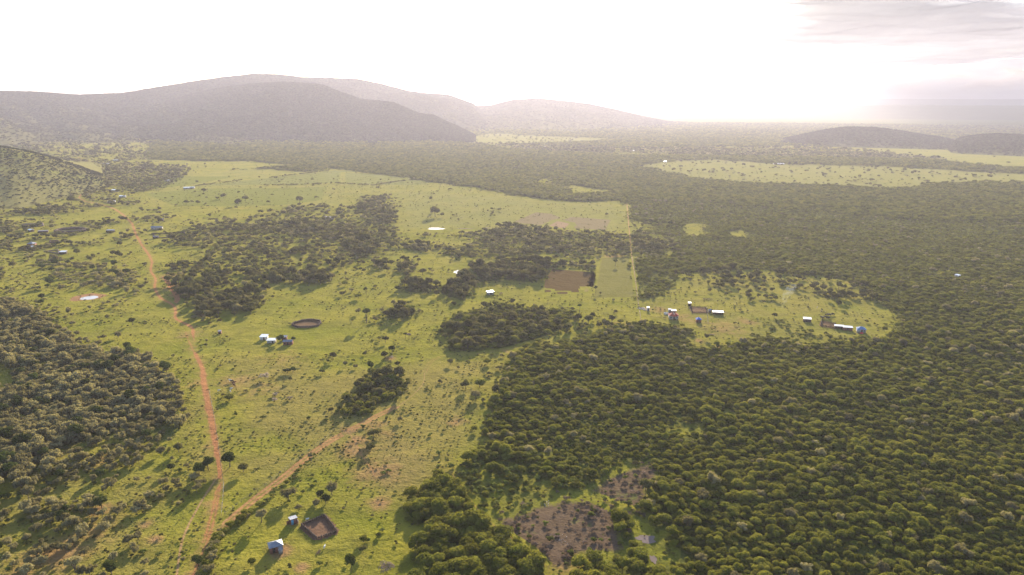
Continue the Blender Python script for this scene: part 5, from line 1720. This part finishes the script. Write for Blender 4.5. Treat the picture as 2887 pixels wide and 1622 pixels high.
g = G(1878, 886)
t = tag(empty('water_tank', g[0], g[1]), 'round open concrete water tank left of the red roofed house', 'water tank')
n = 28
th = np.linspace(0, 2 * math.pi, n, endpoint=False)
rings = [(1.6, 0.0), (1.6, 1.0), (1.42, 1.0), (1.42, 0.5)]
v = np.vstack([np.stack([r * np.cos(th), r * np.sin(th), np.full(n, z)], 1) for r, z in rings])
q = np.array([(k * n + i, k * n + (i + 1) % n, (k + 1) * n + (i + 1) % n, (k + 1) * n + i) for k in range(3) for i in range(n)])
link('tank_wall', mesh_np('tank_wall', v, q, None, [M['concrete']]), t)
v = np.vstack([np.stack([1.41 * np.cos(th), 1.41 * np.sin(th), np.full(n, 0.6)], 1), [[0, 0, 0.6]]])
link('tank_water', mesh_np('tank_water', v, None, [(i, (i + 1) % n, n) for i in range(n)], [M['water']]), t)

g = G(2429, 941)
me = mesh_np('tarpaulin', [(-0.9, -0.6, 0.05), (0.9, -0.6, 0.05), (0.9, 0, 0.9), (-0.9, 0, 0.9), (0.9, 0.6, 0.05), (-0.9, 0.6, 0.05), (0.95, -0.1, 0.1), (-0.95, 0.1, 0.1)], [(0, 1, 2, 3), (3, 2, 4, 5)], [(1, 6, 2), (6, 4, 2), (0, 3, 7), (7, 3, 5)], [M['redtarp']])
tag(link('tarpaulin', me, None, (g[0], g[1], 0)), 'bright red tarpaulin thrown over a small heap in front of the blue roofed house', 'tarpaulin')

# ------------------------------------------------------------------ fences
def fence(px, label, step=4.0, seed=1):
    g = gpoly(px)
    s = np.concatenate([[0], np.cumsum(np.hypot(*(g[1:] - g[:-1]).T))])
    t = np.arange(0, s[-1], step)
    x, y = np.interp(t, s, g[:, 0]), np.interp(t, s, g[:, 1])
    rg = np.random.default_rng(seed)
    c = (x.mean(), y.mean())
    root = tag(empty('wire_fence', c[0], c[1]), label, 'fence')
    me = None
    pv, pq = tube((0, 0, -0.1), (0, 0, 1.45), 0.07, 0.06, 6)
    me = mesh_np('post', pv, pq, None, [M['wood']])
    for i in range(len(t)):
        o = bpy.data.objects.new('post', me)
        COL.objects.link(o)
        o.parent = root
        o.location = (x[i] - c[0], y[i] - c[1], 0)
        o.rotation_euler = (rg.normal(0, 0.05), rg.normal(0, 0.05), 0)
    V, Q, nv = [], [], 0
    for z in (0.45, 0.85, 1.25):
        for i in range(len(t) - 1):
            vv, q = tube((x[i] - c[0], y[i] - c[1], z), (x[i + 1] - c[0], y[i + 1] - c[1], z), 0.012, 0.012, 3)
            V.append(vv)
            Q.append(q + nv)
            nv += len(vv)
    link('wire', mesh_np('wire', np.vstack(V), np.vstack(Q), None, [M['iron']]), root)


fence(K(7, [(1580, 60), (1600, 160), (1625, 300), (1645, 430), (1660, 560), (1672, 640), (1690, 760), (1685, 880), (1672, 1000)]), 'wire fence on wooden posts along the right side of the road', 3.2, 1)
fence(K(7, [(1700, 990), (1850, 880), (2000, 780), (2150, 660), (2300, 540), (2450, 430), (2540, 340)]), 'wire fence on wooden posts along the upper side of the dirt track', 4.0, 2)
fence([(1993, 870), (1994, 884), (1995, 900), (1996, 914)], 'short post fence running down from the corner of the dark corral', 2.5, 3)
fence(FENCELINE[2:], 'long straight fence along the narrow cut line beside the forest', 6.5, 4)

# ------------------------------------------------------------------ animals
def skin_body(name, bones, radii, mat):
    me = bpy.data.meshes.new(name)
    verts = [b[0] for b in bones]
    edges = [(b[1], i) for i, b in enumerate(bones) if b[1] is not None]
    me.from_pydata(verts, edges, [])
    o = bpy.data.objects.new(name, me)
    COL.objects.link(o)
    sk = o.modifiers.new('skin', 'SKIN')
    for i, r in enumerate(radii):
        me.skin_vertices[0].data[i].radius = (r, r)
    me.skin_vertices[0].data[0].use_root = True
    sub = o.modifiers.new('sub', 'SUBSURF')
    sub.levels = 1
    dg = bpy.context.evaluated_depsgraph_get()
    out = bpy.data.meshes.new_from_object(o.evaluated_get(dg))
    out.name = name
    bpy.data.objects.remove(o)
    out.materials.clear()
    out.materials.append(mat)
    return out


# a cow about 1 m long: chest at the front (+x); leg joints with hock and knee
COW = [((0.0, 0, 0.60), None), ((0.26, 0, 0.61), 0), ((-0.28, 0, 0.63), 0), ((0.42, 0, 0.70), 1), ((0.54, 0, 0.72), 3), ((0.68, 0, 0.62), 4),
       ((0.26, 0.11, 0.42), 1), ((0.27, 0.12, 0.22), 6), ((0.26, 0.12, 0.03), 7), ((0.26, -0.11, 0.42), 1), ((0.24, -0.12, 0.22), 9), ((0.25, -0.12, 0.03), 10),
       ((-0.27, 0.11, 0.45), 2), ((-0.34, 0.12, 0.25), 12), ((-0.31, 0.12, 0.03), 13), ((-0.27, -0.11, 0.45), 2), ((-0.35, -0.12, 0.25), 15), ((-0.33, -0.12, 0.03), 16),
       ((-0.42, 0, 0.62), 2), ((-0.46, 0, 0.36), 18), ((0.53, 0.10, 0.78), 4), ((0.53, -0.10, 0.78), 4)]
COWR = [0.19, 0.18, 0.165, 0.11, 0.085, 0.05, 0.06, 0.038, 0.034, 0.06, 0.038, 0.034, 0.075, 0.04, 0.034, 0.075, 0.04, 0.034, 0.025, 0.015, 0.022, 0.022]
cow_me = {k: skin_body('cow_body', COW, COWR, M[k]) for k in ('hide_brown', 'hide_black', 'hide_white')}


def animal(u, v, size, hide, label, name='cow', cat='cow', rz=None, group=None):
    g = G(u, v)
    o = bpy.data.objects.new(name, cow_me[hide])
    COL.objects.link(o)
    o.location = (g[0], g[1], 0)
    o.scale = (size,) * 3
    o.rotation_euler = (0, 0, random.uniform(0, 6.28) if rz is None else rz)
    return tag(o, label, cat, group)


animal(650, 1077, 1.9, 'hide_white', 'white cow beside a brown cow on the dry slope right of the road', rz=2.9)
animal(655, 1079, 1.9, 'hide_black', 'black cow standing between a white and a brown cow', rz=3.3)
animal(659, 1084, 2.1, 'hide_brown', 'upper of two red brown cows on the dry slope', rz=0.4)
animal(661, 1090, 2.0, 'hide_brown', 'lower of two red brown cows on the dry slope', rz=2.6)
animal(617, 1104, 1.4, 'hide_white', 'white goat nearest the road on the dry slope', 'goat', 'goat', 0.3)
animal(652, 1099, 1.4, 'hide_white', 'white goat just below the red brown cows', 'goat', 'goat', 0.1)
animal(650, 1106, 1.3, 'hide_white', 'white goat lowest on the dry slope below the cows', 'goat', 'goat', 2.2)
animal(915, 1546, 1.3, 'hide_white', 'white goat on the grass below the square corral', 'goat', 'goat', 1.4)
animal(866, 1468, 1.2, 'hide_white', 'white goat at the upper left corner of the square corral', 'goat', 'goat', 0.2)
for k in range(14):
    u = 2316 + k * 3.6 + random.uniform(-2, 2) if k < 7 else 2329 + (k - 7) * 3.4 + random.uniform(-2, 2)
    v = (898 if k < 7 else 890) + random.uniform(-1.2, 1.2)
    animal(u, v, 2.0, 'hide_black', 'black cow of the herd grazing behind the long dark corral', group='black cattle behind the dark corral')

# ------------------------------------------------------------------ smoke from a small fire
g = G(2204, 873)
prof = [(0, 0, 0.0, 0.5), (0.5, 0.3, 3.0, 1.1), (1.6, 0.8, 6.5, 2.0), (3.4, 1.5, 10.5, 3.3), (5.6, 2.5, 14.0, 3.8), (8.0, 3.6, 16.5, 2.6), (9.5, 4.2, 17.5, 0.6)]
n = 14
th = np.linspace(0, 2 * math.pi, n, endpoint=False)
v = np.vstack([np.stack([px + r * np.cos(th), py + r * np.sin(th), np.full(n, pz + 0.05) + 0.4 * r * np.cos(th + 2)], 1) for px, py, pz, r in prof])
v[:, 2] = np.maximum(v[:, 2], 0.05)
q = np.array([(k * n + i, k * n + (i + 1) % n, (k + 1) * n + (i + 1) % n, (k + 1) * n + i) for k in range(len(prof) - 1) for i in range(n)])
v = np.vstack([v, [[0, 0, 0.05], [9.6, 4.2, 17.6]]])
m_ = len(v)
tr = [((i + 1) % n, i, m_ - 2) for i in range(n)] + [((len(prof) - 1) * n + i, (len(prof) - 1) * n + (i + 1) % n, m_ - 1) for i in range(n)]
ms, nt, out = new_mat('smoke')
pv = node(nt, 'ShaderNodeVolumePrincipled')
pv.inputs['Color'].default_value = (0.80, 0.88, 1.0, 1)
pv.inputs['Anisotropy'].default_value = 0.2
tcn = node(nt, 'ShaderNodeTexCoord').outputs['Object']
dn = ramp_n(nt, noise_n(nt, tcn, 0.45, 4, 0.6), 0.42, 0.7)
nt.links.new(math_n(nt, 'MULTIPLY', dn, 0.035), pv.inputs['Density'])
nt.links.new(pv.outputs[0], out.inputs['Volume'])
o = link('smoke', mesh_np('smoke', v, q, tr, [ms]), None, (g[0], g[1], 0))
tag(o, 'thin plume of bluish smoke drifting from a small fire', 'smoke', kind='stuff')

# ------------------------------------------------------------------ cloud deck (a real slab far beyond and above the haze) and an added sky veil
mc, nt, out = new_mat('cloud')
P = pos(nt)
th_ = attr(nt, 'th').outputs['Fac']
mpc = node(nt, 'ShaderNodeMapping')
mpc.inputs['Scale'].default_value = (1.0, 0.28, 1.0)
mpc.inputs['Rotation'].default_value = (0, 0, 0.35)
nt.links.new(P, mpc.inputs[0])
nz_ = noise_n(nt, mpc.outputs[0], 0.00032, 6, 0.55, 0.5)
al = ramp_n(nt, math_n(nt, 'ADD', th_, math_n(nt, 'MULTIPLY', math_n(nt, 'SUBTRACT', nz_, 0.5), 0.65)), 0.0, 0.7)
al = math_n(nt, 'MULTIPLY', al, ramp_n(nt, th_, 0.0, 0.4))
dfc = node(nt, 'ShaderNodeBsdfDiffuse')
dfc.inputs['Color'].default_value = (0.86, 0.86, 0.88, 1)
trc = node(nt, 'ShaderNodeBsdfTranslucent')
nt.links.new(mix_n(nt, ramp_n(nt, nz_, 0.35, 0.65), (0.60, 0.59, 0.63), (0.88, 0.86, 0.87)), trc.inputs['Color'])
mxc = node(nt, 'ShaderNodeMixShader')
mxc.inputs[0].default_value = 0.5
nt.links.new(dfc.outputs[0], mxc.inputs[1])
nt.links.new(trc.outputs[0], mxc.inputs[2])
tpc = node(nt, 'ShaderNodeBsdfTransparent')
mx2 = node(nt, 'ShaderNodeMixShader')
nt.links.new(math_n(nt, 'MULTIPLY', al, 0.91), mx2.inputs[0])
nt.links.new(tpc.outputs[0], mx2.inputs[1])
nt.links.new(mxc.outputs[0], mx2.inputs[2])
nt.links.new(mx2.outputs[0], out.inputs['Surface'])


def cloud(name, poly, z, thick, seed, cell=260.0):
    poly = np.array(poly, float)
    x0, y0 = poly.min(0)
    x1, y1 = poly.max(0)
    nx, ny = int((x1 - x0) / cell), int((y1 - y0) / cell)
    X, Y = np.meshgrid(np.linspace(x0, x1, nx), np.linspace(y0, y1, ny))
    x, y = X.ravel(), Y.ravel()
    s0 = sdist(poly, x, y)
    sd = np.minimum(s0 + (vnoise(x, y, 2600, seed, 4) - 0.5) * 2600, s0 * 1.1)
    e = np.clip(sd / 3000, 0, 1)
    bot = z + (vnoise(x, y, 900, seed + 3, 4) - 0.5) * 260 - 60 * e
    top = bot + 20 + thick * e * (0.5 + vnoise(x, y, 1200, seed + 9, 4))
    i, j = np.meshgrid(np.arange(ny - 1), np.arange(nx - 1), indexing='ij')
    i, j = i.ravel(), j.ravel()
    q = np.stack([i * nx + j, i * nx + j + 1, (i + 1) * nx + j + 1, (i + 1) * nx + j], 1)
    q = q[(sd[q].max(1) > 0)]
    n = len(x)
    co = np.vstack([np.stack([x, y, top], 1), np.stack([x, y, bot], 1)])
    qq = np.vstack([q, q[:, ::-1] + n])
    use = np.unique(qq)
    rm = -np.ones(len(co), int)
    rm[use] = np.arange(len(use))
    me = mesh_np(name, co[use], rm[qq], None, [mc], {'th': np.concatenate([e, e])[use]}, smooth=True)
    return tag(link(name, me), kind='structure')


OFF = np.array((SUN_DIR.x, SUN_DIR.y)) / SUN_DIR.z


def shade(pts, z):
    """cloud outline whose shadow falls on this ground outline"""
    return np.array(pts, float) + OFF * z


cloud('cloud', shade([(700, 2100), (2700, 1600), (19000, 11000), (19000, 27000), (8600, 26500), (3500, 9800), (1500, 4200)], 1800), 1800, 420, 5)

# added cloud-like veil beyond the plateau, toning down the overbright horizon sky
mb, nt, out = new_mat('cloud_bank')
P = pos(nt)
th_ = attr(nt, 'th').outputs['Fac']
nb_ = noise_n(nt, P, 0.00012, 5, 0.55, 0.4)
al = ramp_n(nt, math_n(nt, 'ADD', th_, math_n(nt, 'MULTIPLY', math_n(nt, 'SUBTRACT', nb_, 0.5), 0.5)), 0.0, 1.0)
al = math_n(nt, 'MULTIPLY', al, ramp_n(nt, th_, 0.02, 0.35))
dfc = node(nt, 'ShaderNodeBsdfDiffuse')
dfc.inputs['Color'].default_value = (0.8, 0.76, 0.74, 1)
trc = node(nt, 'ShaderNodeBsdfTranslucent')
nt.links.new(mix_n(nt, ramp_n(nt, nb_, 0.35, 0.65), (0.26, 0.215, 0.195), (0.36, 0.31, 0.29)), trc.inputs['Color'])
mxc = node(nt, 'ShaderNodeMixShader')
mxc.inputs[0].default_value = 0.5
nt.links.new(dfc.outputs[0], mxc.inputs[1])
nt.links.new(trc.outputs[0], mxc.inputs[2])
tpc = node(nt, 'ShaderNodeBsdfTransparent')
mx2 = node(nt, 'ShaderNodeMixShader')
nt.links.new(math_n(nt, 'MULTIPLY', al, 0.95), mx2.inputs[0])
nt.links.new(tpc.outputs[0], mx2.inputs[1])
nt.links.new(mxc.outputs[0], mx2.inputs[2])
nt.links.new(mx2.outputs[0], out.inputs['Surface'])
ths = np.radians(np.linspace(12, 70, 120))
zs = np.linspace(0, 1, 24)
TH, ZZ = np.meshgrid(ths, zs, indexing='ij')
wob = (vnoise(TH * 40, ZZ * 6, 1.0, 4, 4) - 0.5)
V = []
for sgn in (-1, 1):
    rr = 44000 + sgn * (2600 * np.sqrt(np.clip(1 - (2 * ZZ - 1) ** 2, 0, 1))) + wob * 1500
    V.append(np.stack([(rr * np.sin(TH)).ravel(), (rr * np.cos(TH)).ravel(), (-350 + ZZ * (3300 + wob * 900)).ravel()], 1))
fade = (sstep(R(14), R(30), TH) * sstep(1.0, 0.7, ZZ)).ravel()
na_, nz2 = len(ths), len(zs)
i, j = np.meshgrid(np.arange(na_ - 1), np.arange(nz2 - 1), indexing='ij')
i, j = i.ravel(), j.ravel()
q = np.stack([i * nz2 + j, i * nz2 + j + 1, (i + 1) * nz2 + j + 1, (i + 1) * nz2 + j], 1)
me = mesh_np('cloud_bank', np.vstack(V), np.vstack([q, q[:, ::-1] + len(V[0])]), None, [mb], {'th': np.concatenate([fade, fade])}, smooth=True)
tag(link('cloud_bank', me), kind='structure')

# ------------------------------------------------------------------ haze
hb = bpy.data.meshes.new('haze')
X0, Z0, Z1 = 31000.0, -1.6, 420.0
hb.from_pydata([(sx * X0, sy * X0, z) for z in (Z0, Z1) for sx, sy in ((-1, -1), (1, -1), (1, 1), (-1, 1))], [],
               [(3, 2, 1, 0), (4, 5, 6, 7), (0, 1, 5, 4), (1, 2, 6, 5), (2, 3, 7, 6), (3, 0, 4, 7)])
mh, nt, out = new_mat('haze')
pv = node(nt, 'ShaderNodeVolumePrincipled')
pv.inputs['Color'].default_value = (0.53, 0.51, 0.60, 1)
pv.inputs['Density'].default_value = HAZE_DENSITY
pv.inputs['Anisotropy'].default_value = HAZE_ANISO
nt.links.new(pv.outputs[0], out.inputs['Volume'])
hb.materials.append(mh)
tag(link('haze', hb), kind='stuff')
